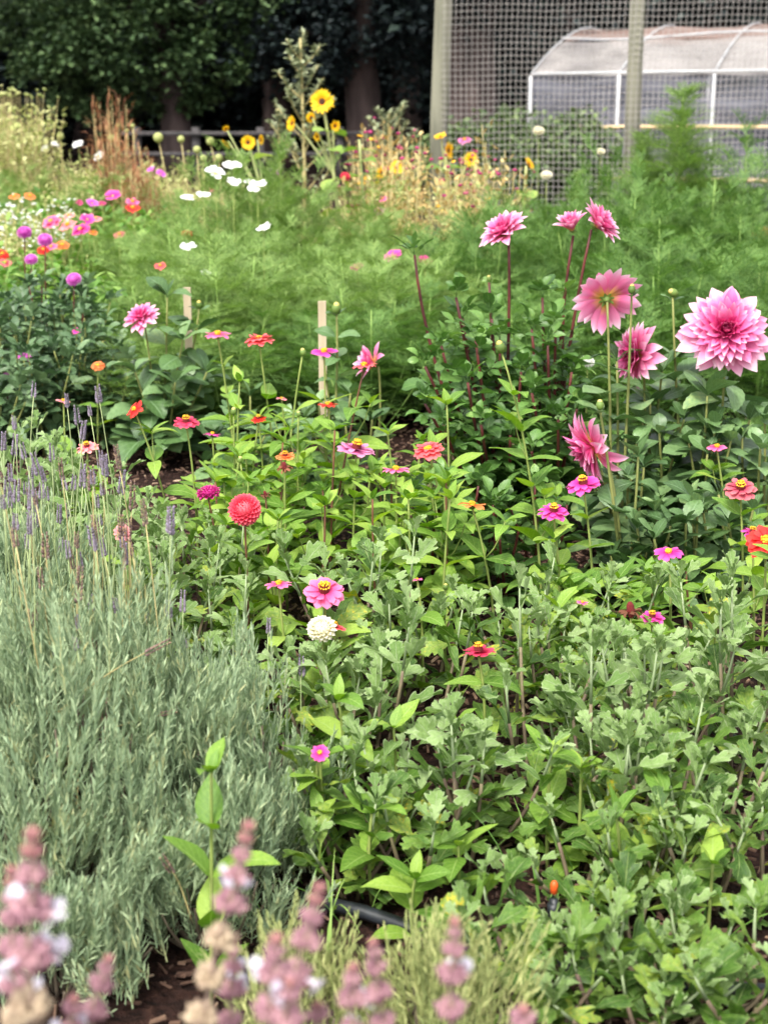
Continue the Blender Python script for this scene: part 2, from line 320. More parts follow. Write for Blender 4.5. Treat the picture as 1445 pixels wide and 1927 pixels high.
# ------------------------------------------------------------------ leaf and petal templates
def leafgrid(prof, L=1.0, W=0.3, nl=8, nw=2, fold=0.25, bend=0.6, ruffle=0.0, rk=9.0, shear=0.0, twist=0.0, ph=0.0, pet=0.0):
    mb = MB(); V = []; T = []
    y = z = 0.0; pts = []; N = nl
    for i in range(N + 1):
        s = i / N; th = bend * s
        pts.append((y, z)); y += math.cos(th) * L / N; z -= math.sin(th) * L / N
    for i in range(N + 1):
        s = i / N; h = max(W * prof(s), 0.0015 * L); th = bend * s; tw = twist * s
        for j in range(nw + 1):
            u = -1 + 2 * j / nw
            x = u * h; up = fold * abs(u) * h + ruffle * math.sin(rk * s + ph + (2.1 if u > 0 else 0)) * abs(u) ** 1.5 * W
            dy = shear * abs(u) * h
            xx = x * math.cos(tw) - up * math.sin(tw); zz = x * math.sin(tw) + up * math.cos(tw)
            V.append((xx, pts[i][0] + math.sin(th) * zz + dy * math.cos(th), pts[i][1] + math.cos(th) * zz - dy * math.sin(th)))
            T.append((u * 0.5 + 0.5, s))
    k = nw + 1
    F = [(i * k + j, i * k + j + 1, (i + 1) * k + j + 1, (i + 1) * k + j) for i in range(N) for j in range(nw)]
    mb.add(V, F, T)
    return mb
def p_lance(s): return (math.sin(math.pi * min(1, s ** 0.72)) ** 0.9) * (1 - 0.12 * s) if s < 1 else 0
def p_ovate(s): return (min(1, s / 0.08) * 0.12 if s < 0.1 else math.sin(math.pi * ((s - 0.1) / 0.9) ** 0.75) ** 0.8 + 0.04)
def p_serr(s, n=7): return p_ovate(s) * (1 - 0.16 * ((s * n) % 1.0)) if s > 0.12 else p_ovate(s)
def p_lobe(s):
    # chrysanthemum: thin stalk, two pairs of lobes, broad toothed end lobe
    pts = [(0, .05), (.2, .07), (.30, .14), (.38, .40), (.45, .50), (.50, .24), (.55, .28), (.63, .74), (.70, .84), (.75, .40), (.80, .46), (.87, .52), (.91, .30), (.95, .32), (1.0, 0.02)]
    for (a, va), (b, vb) in zip(pts, pts[1:]):
        if s <= b: return va + (vb - va) * (s - a) / (b - a)
    return 0
def p_zpet(s): return 0.25 + 0.75 * math.sin(min(1, s * 1.25) * math.pi / 2) if s < 0.8 else math.sqrt(max(0, 1 - ((s - 0.8) / 0.2) ** 2)) * 0.97 + 0.02
def p_dpet(s): return (0.25 + 0.75 * math.sin(min(1.0, s / 0.6) * math.pi / 2)) if s < 0.6 else max(0.0, 1 - ((s - 0.6) / 0.4) ** 1.7)
def p_cpet(s): return 0.15 + 0.85 * min(1, s * 1.15) ** 0.9 if s < 0.86 else (0.95 - 0.35 * ((s - 0.86) / 0.14) ** 2)
def variants(n, name, mat, prof, **kw):
    out = []
    for i in range(n):
        k = dict(kw)
        for q in ('bend', 'fold', 'ruffle'):
            if isinstance(k.get(q), tuple): k[q] = U(*k[q])
        k['twist'] = jit(k.get('twist', 0.3)); k['ph'] = U(0, 6)
        out.append(leafgrid(prof, **k).build(name, mat))
    return out
ZIN_L = variants(8, 'zinnia_leaf', MT['zin'], p_lance, L=1, W=0.225, nl=7, nw=2, fold=(0.15, 0.5), bend=(0.1, 1.3), ruffle=(0, 0.1), shear=0.1)
MUMO_L = variants(10, 'mum_leaf_old', MT['mumo'], p_lobe, L=1, W=0.28, nl=24, nw=4, fold=(-0.1, 0.7), bend=(0.0, 1.4), ruffle=(0.08, 0.26), shear=0.75, twist=0.5)
MUMY_L = [m.copy() for m in MUMO_L]
for m in MUMY_L: m.materials[0] = MT['mumy']
DAH_L = variants(6, 'dahlia_leaf', MT['dah'], p_serr, L=1, W=0.29, nl=15, nw=4, fold=(0.0, 0.35), bend=(0.3, 1.4), ruffle=(0.02, 0.09), shear=0.25)
def trifoliate(n, mat):
    out = []
    for i in range(n):
        mb = MB(); mb.tube([(0, 0, 0), (0, .18, .02), (0, .36, .03)], .012, .008, 4)
        for (y, a, l) in ((.36, 0, .66), (.30, 1.05, .44), (.30, -1.05, .44)):
            lf = leafgrid(p_serr, L=1, W=U(.25, .31), nl=13, nw=4, fold=U(.05, .45), bend=U(.2, 1.1), ruffle=U(.03, .1), shear=.3, twist=jit(.3), ph=U(0, 6))
            mb.addM(lf, LM(Vector((0, y, .03)), a + jit(.15), R(U(-10, 25)), jit(.3), l))
        out.append(mb.build('dahlia_leaf_green', mat))
    return out
DAHR_L = trifoliate(7, MT['dahr']); DAHR_S = variants(6, 'dahlia_leaf_green', MT['dahr'], p_serr, L=1, W=0.25, nl=15, nw=4, fold=(0.1, 0.5), bend=(0.2, 1.2), ruffle=(0.03, 0.1), shear=0.3)
DAHP_L = [m.copy() for m in DAHR_L]
for m in DAHP_L: m.materials[0] = MT['dahp']
SUN_L = variants(4, 'sunflower_leaf', MT['sunleaf'], p_ovate, L=1, W=0.3, nl=8, nw=2, fold=(0.1, 0.4), bend=(0.5, 1.5), ruffle=(0, 0.08))

def petals(n, name, mat, prof, **kw): return variants(n, name, mat, prof, **kw)
PM = {}
def zpm(key, base, mid, tip): PM[key] = petalmat('petal_' + key, [(0, g(*base)), (0.45, g(*mid)), (1, g(*tip))], trans=0.3)
zpm('magenta', (176, 26, 112), (214, 54, 148), (226, 96, 170))
zpm('pink', (214, 50, 110), (232, 92, 148), (238, 132, 172))
zpm('mauve', (150, 44, 96), (204, 104, 158), (220, 150, 184))
zpm('coral', (214, 50, 60), (232, 84, 92), (238, 116, 120))
zpm('red', (190, 24, 28), (222, 40, 40), (230, 62, 52))
zpm('orange', (226, 80, 26), (236, 116, 60), (242, 146, 90))
zpm('crimson', (150, 22, 50), (196, 46, 82), (212, 80, 108))
zpm('dusty', (150, 40, 60), (186, 76, 96), (204, 116, 120))
zpm('salmon', (226, 96, 110), (236, 130, 140), (240, 164, 160))
zpm('cream', (216, 210, 176), (232, 228, 208), (240, 236, 224))
zpm('white', (220, 224, 214), (234, 236, 232), (242, 242, 240))
zpm('purple', (150, 44, 140), (196, 82, 182), (212, 116, 198))
zpm('peach', (226, 140, 96), (236, 172, 130), (240, 196, 156))
zpm('darkpink', (120, 20, 66), (168, 40, 100), (196, 80, 130))
ZP = {k: [leafgrid(p_zpet, L=1, W=0.2, nl=6, nw=2, fold=-0.15 + 0.2 * i, bend=0.05 + 0.3 * i, ruffle=0.05 * i, ph=i).build('zinnia_petal', m) for i in range(3)] for k, m in PM.items()}
CP = {k: [leafgrid(p_cpet, L=1, W=0.36, nl=5, nw=4, fold=0.12 * i, bend=-0.3 + 0.3 * i, ruffle=0.08, rk=5, ph=i).build('cosmos_petal', PM[k]) for i in range(3)] for k in ('white', 'magenta', 'pink', 'darkpink', 'purple')}
DM = [petalmat('dahlia_petal_inner', [(0, g(188, 36, 92)), (0.5, g(204, 44, 114)), (0.88, g(220, 84, 146)), (1, g(234, 140, 178))], trans=0.3),
      petalmat('dahlia_petal_middle', [(0, g(222, 110, 90)), (0.2, g(216, 62, 124)), (0.55, g(222, 84, 148)), (0.85, g(232, 134, 180)), (1, g(240, 190, 210))], trans=0.32),
      petalmat('dahlia_petal_outer', [(0, g(232, 190, 80)), (0.16, g(232, 160, 120)), (0.36, g(226, 110, 160)), (0.74, g(234, 150, 188)), (1, g(242, 206, 220))], trans=0.35)]
DP = [[leafgrid(p_dpet, L=1, W=0.185 if k else 0.22, nl=8, nw=4, fold=(0.55, 0.4, 0.22)[k] + 0.1 * i, bend=(-0.7, -0.1, 0.25)[k] + 0.22 * i, ruffle=0.03, ph=i * 2, rk=6, twist=0.2 * (i - 1)).build('dahlia_petal', DM[k]) for i in range(3)] for k in range(3)]
SP = [leafgrid(p_lance, L=1, W=0.17, nl=5, nw=2, fold=0.2, bend=-0.1 + 0.3 * i).build('sunflower_petal', petalmat('sunflower_petal%d' % i, [(0, g(232, 160, 20)), (0.5, g(244, 196, 30)), (1, g(246, 208, 50))], trans=0.35)) for i in range(2)]

# ------------------------------------------------------------------ zinnia heads (unit radius, facing +Z)
def zcentre(cone):
    mb = MB(); h = 0.46 if cone else 0.16; r = 0.25 if cone else 0.2
    mb.lathe([(0.07, -0.34), (0.18, -0.3), (0.24, -0.16), (0.22, -0.02)], 9, 2)
    mb.lathe([(r * 0.9, -0.04), (r, h * 0.3), (r * 0.86, h * 0.7), (r * 0.5, h * 0.95), (0.005, h)], 10, 0 if cone else 1)
    n = 13 if cone else 11
    for ring, (rr, zz, nn) in enumerate(((r * 0.86, h * 0.68, n), (r * 0.55, h * 0.9, 9), (r * 0.18, h * 0.96, 4))):
        for i in range(nn):
            a = 2 * math.pi * i / nn + ring * 0.2
            M = Matrix.Translation((rr * math.cos(a), rr * math.sin(a), zz)) @ Matrix.Rotation(a, 4, 'Z') @ Matrix.Rotation(R(35 - 20 * ring), 4, 'Y')
            mb.lathe([(0.02, -0.03), (0.03, 0.05), (0.058, 0.10), (0.005, 0.085)], 5, 1, M @ Matrix.Rotation(jit(.4), 4, 'X') @ Matrix.Scale(U(.7, 1.25), 4))
    return mb.build('zinnia_centre', [MT['disc'], MT['discy'], MT['sepal']])
ZC = [zcentre(False), zcentre(True)]
def zin_head(parent, pos, nrm, rad, kind, col, name='flower_head'):
    M = face_to(pos, nrm, U(0, 6), rad)
    if kind == 'pom':
        h = O(name, POMZ[col], parent, M); return h
    if kind == 'dead':
        h = O(name, DEADZ, parent, M); return h
    if kind == 'bud':
        h = O(name, BUDZ, parent, M); return h
    h = O(name, ZC[1 if kind == 'cone' else 0], parent, M)
    lay = {'single': [(11, 0.98, R(4), 0)], 'cone': [(12, 1.0, R(3), 0), (9, 0.82, R(13), 0.05)], 'double': [(14, 1.0, R(-3), 0), (12, 0.86, R(12), 0.05), (9, 0.66, R(28), 0.1)]}[kind]
    for n, l, el, dz in lay:
        o0 = U(0, 6)
        for i in range(n):
            a = o0 + 2 * math.pi * i / n + jit(0.09)
            p = Vector((math.sin(a) * 0.16, math.cos(a) * 0.16, dz))
            O('petal', random.choice(ZP[col]), h, LM(p, a, el + jit(0.12), jit(0.25), (l * U(1.0, 1.2), l * U(0.78, 0.9), l)))
    return h
def pom_mesh(name, mat, n, squash, pw, ang0=0.0):
    mb = MB(); tpl = [leafgrid(p_zpet, L=0.42, W=pw, nl=3, nw=2, fold=0.6, bend=-0.6) for _ in range(1)]
    for i in range(n):
        t = (i + 0.5) / n; pol = math.acos(1 - 1.72 * t); a = i * 2.39996
        d = Vector((math.sin(pol) * math.sin(a), math.sin(pol) * math.cos(a), math.cos(pol)))
        s = 0.55 + 0.6 * min(1, t * 2)
        M = LM(Vector((d.x * 0.62, d.y * 0.62, d.z * 0.62 * squash)), a, math.pi / 2 - pol, 0, s)
        mb.addM(tpl[0], M)
    core = MB().lathe([(0.62 * math.sin(x), -0.62 * squash * math.cos(x)) for x in [0.02 + 3.1 * k / 7 for k in range(8)]], 10)
    mb.addM(core, Matrix.Identity(4)); mb.lathe([(0.08, -0.85 * squash), (0.4, -0.62 * squash), (0.3, -0.4 * squash)], 8, 1)
    return mb.build(name, [mat, MT['sepal']])
POMZ = {'coral': pom_mesh('zinnia_pompon', petalmat('pompon_coral', [(0, g(196, 40, 62)), (0.6, g(226, 72, 98)), (1, g(240, 122, 132))]), 130, 0.92, 0.16),
        'magenta': pom_mesh('zinnia_pompon', petalmat('pompon_magenta', [(0, g(150, 20, 96)), (0.6, g(206, 50, 142)), (1, g(228, 96, 172))]), 70, 0.7, 0.2),
        'cream': pom_mesh('zinnia_pompon', petalmat('pompon_cream', [(0, g(206, 198, 150)), (0.6, g(228, 222, 196)), (1, g(240, 236, 220))]), 90, 0.75, 0.18),
        'purple': pom_mesh('dahlia_pompon', petalmat('pompon_purple', [(0, g(166, 44, 146)), (0.5, g(214, 92, 196)), (1, g(232, 150, 220))]), 110, 0.98, 0.17),
        'red': pom_mesh('zinnia_pompon', petalmat('pompon_red', [(0, g(150, 20, 24)), (0.6, g(206, 44, 44)), (1, g(226, 84, 70))]), 60, 0.6, 0.22),
        'white': pom_mesh('white_pompon', petalmat('pompon_white', [(0, g(200, 204, 180)), (0.6, g(232, 232, 224)), (1, g(242, 242, 238))]), 60, 0.6, 0.2)}
def dead_mesh():
    mb = MB(); mb.lathe([(0.07, -0.4), (0.2, -0.3), (0.26, 0), (0.24, 0.4), (0.12, 0.62), (0.01, 0.66)], 9, 0)
    t = leafgrid(p_zpet, L=0.8, W=0.16, nl=4, nw=2, fold=0.8, bend=0.9, ruffle=0.15)
    for i in range(11): mb.addM(t, LM(Vector((math.sin(i * .57) * .18, math.cos(i * .57) * .18, 0)), i * 0.571 + jit(.2), jit(0.35), jit(0.8), U(0.6, 1)), 1)
    return mb.build('dead_head', [MT['disc'], MT['brown']])
DEADZ = dead_mesh()
def bud_mesh():
    mb = MB(); mb.lathe([(0.12, -0.9), (0.5, -0.75), (0.66, -0.2), (0.6, 0.25), (0.4, 0.45)], 9, 0)
    mb.lathe([(0.42, 0.3), (0.4, 0.6), (0.2, 0.78), (0.01, 0.8)], 8, 1)
    return mb.build('flower_bud', [MT['sepal'], MT['budy']])
BUDZ = bud_mesh()

# ------------------------------------------------------------------ zinnia plant
def leaf_pair(parent, lib, p, az, L, el, name='leaf', n=2, roll=0.35):
    for k in range(n):
        a = az + k * 2 * math.pi / n + jit(0.25); l = L * U(0.85, 1.12)
        O(name, random.choice(lib), parent, LM(p, a, el + jit(0.22), jit(roll), (l * U(0.9, 1.2), l, l)))
def stem_part(parent, pts, r0, r1, mat, name='stem', n=6):
    return O(name, MB().tube(pts, r0, r1, n).build(name, mat), parent)
def zinnia(top, base, dia, kind, col, label, nodes=None, leafL=0.085, tilt=None, red=False, side=True, mid=None, group='zinnias in the flower bed', el=(8, 38)):
    b = Vector((base[0], base[1], 0)); t = thing('zinnia_plant', label, 'flower', b, group)
    tl = top - b; H = tl.z
    c = Vector((tl.x * 0.35 + jit(.02), tl.y * 0.35 + jit(.02), H * 0.55)) if mid is None else (mid - b)
    pts = bez((0, 0, -0.01), c, tl, 10)
    stem_part(t, pts, 0.0042, 0.0027, MT['zinstemr'] if red else MT['zinstem'])
    az = U(0, 3.14)
    if nodes is None:
        nodes = []; f = 0.14
        while f < 0.84: nodes.append(f); f += U(0.075, 0.105) / max(H, 0.25) * (1.0 if f < 0.6 else 1.25)
    for i, f in enumerate(nodes):
        p = along(pts, f); az += math.pi / 2 + jit(.25)
        L = leafL * (0.8 + 0.5 * math.sin(math.pi * min(1, f * 1.1)))
        leaf_pair(t, ZIN_L, p, az, L * U(.9, 1.1), R(U(*el)))
        if side and f < 0.7 and random.random() < 0.5:    # a short side shoot from the leaf axil
            a = az + random.choice((0, math.pi)); l = U(0.06, 0.14)
            e = p + Vector((math.sin(a) * l * .55, math.cos(a) * l * .55, l))
            stem_part(t, bez(p, p + Vector((math.sin(a) * l * .4, math.cos(a) * l * .4, l * .4)), e, 4), 0.0022, 0.0016, MT['zinstem'], 'side_shoot', 5)
            leaf_pair(t, ZIN_L, e, U(0, 6), L * .6, R(40)); leaf_pair(t, ZIN_L, e - Vector((0, 0, .01)), U(0, 6), L * .75, R(20))
    nr = tilt if tilt is not None else Vector((jit(.22), jit(.22), 1))
    hp = tl + Vector((0, 0, dia * 0.1 if kind != 'pom' else dia * .3))
    if kind: zin_head(t, hp, nr, dia / 2, kind, col)
    else:
        leaf_pair(t, ZIN_L, tl, U(0, 6), leafL * .55, R(60)); leaf_pair(t, ZIN_L, tl, U(0, 6), leafL * .8, R(35))
    return t

HEADS = []      # (x/y slope, elevation line) of blooms that stay in the open
def clear_h(x, y, h, pad=.055, wide=.075):
    for hx, hy, hz, r in HEADS:
        if y < hy - .02 and y > 1.4:
            k = y / hy
            if abs(x - hx * k) < (r + wide) * k + .02:
                h = min(h, CAM_H + (hz - r * .4 - CAM_H) * k - pad)
    return max(h, .07)
# ------------------------------------------------------------------ chrysanthemum plant
def mum(base, H, n, label, spread=0.16, leaf=0.085, young=0.2, group='chrysanthemum plants in the near bed'):
    b = Vector((base[0], base[1], 0)); t = thing('chrysanthemum_plant', label, 'plant', b, group)
    a0 = U(0, 6)
    for i in range(n):
        a = a0 + 2 * math.pi * i / n + jit(.5); sp = spread * U(0.35, 1.15); h = H * U(0.7, 1.08)
        h = clear_h(b.x + math.sin(a) * sp, b.y + math.cos(a) * sp, h)
        e = Vector((math.sin(a) * sp, math.cos(a) * sp, h))
        pts = bez((math.sin(a) * .015, math.cos(a) * .015, -0.01), (e.x * U(.5, .9), e.y * U(.5, .9), h * .45), e, 8)
        k = 5
        stem_part(t, pts[:k + 1], 0.005, 0.0036, MT['mumstem']); stem_part(t, pts[k:], 0.0036, 0.0018, MT['mumstemy'])
        ph = U(0, 6); f = U(.1, .2); j = 0
        while f < 0.98:
            ph += 2.4 + jit(.3); p = along(pts, f)
            up = f ** 1.5; L = leaf * (0.75 + 0.45 * math.sin(math.pi * min(1, f * 0.95 + .05))) * U(.85, 1.15)
            lib = MUMY_L if f > 1 - young * U(.7, 1.2) else MUMO_L
            O('leaf', random.choice(lib), t, LM(p, ph, R(20 + 48 * up) + jit(.35), jit(.5), (L * U(.85, 1.15), L, L)))
            f += 0.027 / h * U(.8, 1.3); j += 1
        for q in range(4):
            L = leaf * U(.42, .68); O('leaf', random.choice(MUMY_L), t, LM(e, ph + q * 1.7, R(U(55, 82)), jit(.4), L))
    return t

# ------------------------------------------------------------------ dahlias
def sepals(mb, s=1.0):
    t = leafgrid(p_lance, L=0.2, W=0.05, nl=4, nw=2, fold=.3, bend=0.8)
    for i in range(8): mb.addM(t, LM(Vector((math.sin(i * .785) * .06, math.cos(i * .785) * .06, -.09)), i * .785, R(10), 0, s), 0)
    return mb
RECEPT = sepals(MB().lathe([(0.03, -0.16), (0.1, -0.1), (0.13, -0.03), (0.02, 0.02)], 8, 0)).build('receptacle', [MT['sepal']])
def dahlia_bloom(parent, pos, nrm, rad, n=84, open_=1.0, inner=0.5, ragged=0.0, closed=False):
    h = O('bloom', RECEPT, parent, face_to(pos, nrm, U(0, 6), rad))
    for i in range(n):
        t = i / (n - 1); a = i * 2.39996 + jit(.08)
        if closed: el = R(88 - 34 * t) + jit(.1); l = 0.55 + 0.45 * t
        else:
            el = R(116 - (126 * open_ + 26 * (1 - open_)) * min(1, t ** 0.55 * 1.01)) + jit(.10 + ragged * t); l = 0.24 + 0.78 * t ** 0.75
        if ragged and t > .6: l *= U(0.8, 1.15)
        k = 0 if t < 0.3 else (1 if t < 0.68 else 2)
        p = Vector((math.sin(a) * 0.1 * t ** .5, math.cos(a) * 0.1 * t ** .5, 0.16 * (1 - t) - 0.03))
        wd = l * (0.95 if t < .5 else 1.0) * U(.85, 1.1)
        O('petal', random.choice(DP[k]), h, LM(p, a, el, jit(.18 + ragged * .4), (wd, l * U(.93, 1.06), wd)))
    return h
def dahlia(base, label, stems, lib=None, leaf=0.17, stemmat='dahstem', r=0.006, dens=0.10, group='dahlias in the flower bed', top_f=0.8, low=0.1, name='dahlia_plant'):
    """stems: list of dict(top, kind, rad, nrm, mid)"""
    lib = lib or DAH_L
    b = Vector((base[0], base[1], 0)); t = thing(name, label, 'flower', b, group)
    for st in stems:
        top = st['top'] - b; H = top.z; foot = Vector((jit(.03), jit(.03), -0.01)) if 'foot' not in st else Vector((st['foot'][0] - b.x, st['foot'][1] - b.y, -.01))
        c = (st['mid'] - b) if st.get('mid') else Vector((foot.x * .4 + top.x * .6 + jit(.02), foot.y * .4 + top.y * .6, H * .5))
        pts = bez(foot, c, top, 10)
        stem_part(t, pts, r, r * .6, MT[st.get('mat', stemmat)], n=7)
        f = low; az = U(0, 3)
        while f < st.get('leaf_to', top_f):
            p = along(pts, f); az += math.pi / 2 + jit(.35)
            L = st.get('leaf', leaf) * (1.08 - .5 * f) * U(.85, 1.15)
            leaf_pair(t, st.get('lib', lib), p, az, L, R(U(-2, 42)), roll=.5)
            f += dens / max(H, .2) * U(.8, 1.2)
        k = st.get('kind')
        if k == 'bloom': dahlia_bloom(t, top + Vector(st['nrm']).normalized() * .02, st['nrm'], st['rad'], st.get('n', 84), st.get('open', 1.0), ragged=st.get('ragged', 0), closed=st.get('closed', False))
        elif k == 'pom': O('bloom', POMZ[st.get('col', 'purple')], t, face_to(top + Vector((0, 0, st['rad'] * .7)), st.get('nrm', (jit(.3), jit(.3) - .2, 1)), U(0, 6), st['rad']))
        elif k == 'bud':
            O('bud', BUDZ, t, face_to(top + Vector((0, 0, st['rad'] * .8)), st.get('nrm', (jit(.4), jit(.4), 1)), 0, st['rad']))
            leaf_pair(t, lib, top - Vector((0, 0, .012)), U(0, 6), .05, R(40))
        else:
            leaf_pair(t, lib, top, U(0, 6), leaf * .45, R(70)); leaf_pair(t, lib, top, U(0, 6), leaf * .6, R(48))
    return t

# ------------------------------------------------------------------ feathery cosmos
def frond(L, n=8, seed=0):
    r = random.Random(seed); mb = MB()
    def strip(a, b, w):
        a, b = Vector(a), Vector(b); d = (b - a).normalized(); s = d.cross(Vector((r.uniform(-.4, .4), r.uniform(-.4, .4), 1))).normalized() * w
        mb.add([a - s, a + s, b + s * .35, b - s * .35], [(0, 1, 2, 3)], [(0, 0), (1, 0), (1, 1), (0, 1)])
    drop = r.uniform(.1, .5)
    def rach(s): return Vector((0, L * s, -L * drop * s * s))
    for i in range(4): strip(rach(i / 4), rach((i + 1) / 4), 0.0017)
    for i in range(n):
        s = 0.18 + 0.8 * i / n; p = rach(s); l = L * (0.42 * (1 - s * .55))
        for sd in (-1, 1):
            an = R(r.uniform(30, 55)) * sd; e = p + Vector((math.sin(an) * l, math.cos(an) * l, r.uniform(-.15, .35) * l))
            strip(p, e, .0015)
            for q in (.3, .55, .8):
                pp = p.lerp(e, q); a2 = an + r.choice((-1, 1)) * R(r.uniform(25, 45)); l2 = l * .45
                strip(pp, pp + Vector((math.sin(a2) * l2, math.cos(a2) * l2, r.uniform(-.3, .4) * l2)), .0013)
    return mb.quads()
def frond_np(L, k):   # fronds keep their thread width while their length changes
    V, F, T = frond(L, 9, k); return V, F, T
def cosmos_mesh(H, Rr, nf, mat, conical=False, L=0.2):
    """a mound (or spire) of feathery leaves on branching stems; returns (stem mesh, foliage mesh)"""
    sm = MB(); fr = [frond_np(L * q, random.randrange(99)) for q in (0.75, 1.0, 1.2)]
    Ms = [[], [], []]; ns = 1 if conical else max(4, int(9 * Rr / .35))
    per = nf // ns
    for i in range(ns):
        a = 2.4 * i + jit(.4); rr = Rr * math.sqrt((i + .3) / ns) if not conical else 0
        h = H * (1 - .38 * (rr / Rr) ** 2) * U(.8, 1.05) if not conical else H
        e = Vector((math.sin(a) * rr, math.cos(a) * rr, h)); pts = bez((e.x * .12, e.y * .12, -.01), (e.x * .75, e.y * .75, h * .5), e, 7)
        sm.tube(pts, 0.005, .002, 5)
        for k in range(per):
            f = U(.16, 1.0) ** .8 if not conical else U(.1, 1) ** .9
            p = along(pts, f); az = U(0, 6.28); q = 0 if f > .85 else (1 if random.random() < .6 else 2)
            s = (1.0 - .55 * f if conical else 1.0) * U(.7, 1.15)
            if random.random() < .5 and not conical:
                l = U(.03, .13); p = p + Vector((math.sin(az) * l, math.cos(az) * l, l * U(.2, 1)))
            Ms[q].append(np.array(LM(p, az, R(U(5, 40) + 38 * f ** 3), jit(.5), s)))
    parts = [(inst_np(fr[q], Ms[q]), 0) for q in range(3) if Ms[q]]
    V, F, T, mi = cat_np(parts)
    return sm.build('cosmos_stem', MT['cosstem']), build_np('cosmos_foliage', V, F, T, mat, mi)
def cosmos_plant(x, y, meshes, label, s=1.0, sz=1.0, group='cosmos plants behind the dahlias', rz=None):
    t = thing('cosmos_plant', label, 'plant', (x, y, 0), group, U(0, 6) if rz is None else rz)
    M = Matrix.Diagonal((s, s, s * sz, 1))
    O('stem', meshes[0], t, M); f = O('foliage', meshes[1], t, M); f['kind'] = 'stuff'
    return t
CY = MB().lathe([(0.03, -.2), (.1, -.12), (.16, 0), (.12, .08), (.005, .11)], 8, 0).build('cosmos_centre', [MT['discy']])
def cosmos_flower(parent, pos, nrm, rad, col):
    h = O('flower_head', CY, parent, face_to(pos, nrm, U(0, 6), rad))
    for i in range(8):
        a = i * math.pi / 4 + jit(.1); O('petal', random.choice(CP[col]), h, LM(Vector((math.sin(a) * .1, math.cos(a) * .1, 0)), a, R(12) + jit(.2), jit(.25), (1.08, .95, 1)))
    return h

# ------------------------------------------------------------------ lavender
def needle(L, w, bend):
    return leafgrid(lambda s: 0.55 + .45 * math.sin(math.pi * min(1, s * 1.1)) if s < .95 else .3, L=L, W=w, nl=2, nw=1, fold=0, bend=bend)
def sprig(L, n, nl, nwid, seed):
    r = random.Random(seed); mb = MB(); nd = [needle(nl * q, nwid, b) for q, b in ((1, -.25), (.85, -.5), (.7, .2))]
    mb.add([(-.0012, 0, 0), (.0012, 0, 0), (.0008, 0, L), (-.0008, 0, L)], [(0, 1, 2, 3)], [(0, 0), (1, 0), (1, 1), (0, 1)])
    mb.add([(0, -.0012, 0), (0, .0012, 0), (0, .0008, L), (0, -.0008, L)], [(0, 1, 2, 3)], [(0, 0), (1, 0), (1, 1), (0, 1)])
    for i in range(n):
        z = L * (.08 + .92 * (i // 2) / (n // 2)); a = (i % 2) * math.pi + (i // 2) * 1.4 + r.uniform(-.3, .3)
        mb.addM(r.choice(nd), LM(Vector((0, 0, z)), a, R(r.uniform(35, 62) + 22 * z / L), r.uniform(-.3, .3), r.uniform(.7, 1.1) * (1 - .25 * z / L)))
    return mb.quads()
def shrub_np(cx, cy, a, b, h, n, tpls, up=0.82, inner=0.45):
    Ms = [[] for _ in tpls]
    nc = max(26, n // 15); cl = []
    for i in range(nc):      # branches: each carries a tuft of sprigs of its own height and lean
        th = U(0, 6.283); ph = math.acos(U(0.0, 1.0)); q = U(inner, 1.0) ** .5
        cl.append((Vector((math.sin(ph) * math.cos(th), math.sin(ph) * math.sin(th), math.cos(ph))), q, Vector((jit(.28), jit(.28), 0)), U(.8, 1.25), U(.86, 1.12)))
    for i in range(n):
        d, q, ln, ss, hh = random.choice(cl)
        q = q * U(.72, 1.05)
        p = Vector((cx + d.x * a * q + random.gauss(0, .022), cy + d.y * b * q + random.gauss(0, .022), max(.02, d.z * h * hh * q + jit(.02))))
        dr = (d * (1 - up) + ln + Vector((jit(.16), jit(.16), up))).normalized()
        k = random.randrange(len(tpls)); Ms[k].append(np.array(face_to(p, dr, U(0, 6), ss * U(.8, 1.1))))
    return [(inst_np(tpls[k], Ms[k]), 0) for k in range(len(tpls)) if Ms[k]]
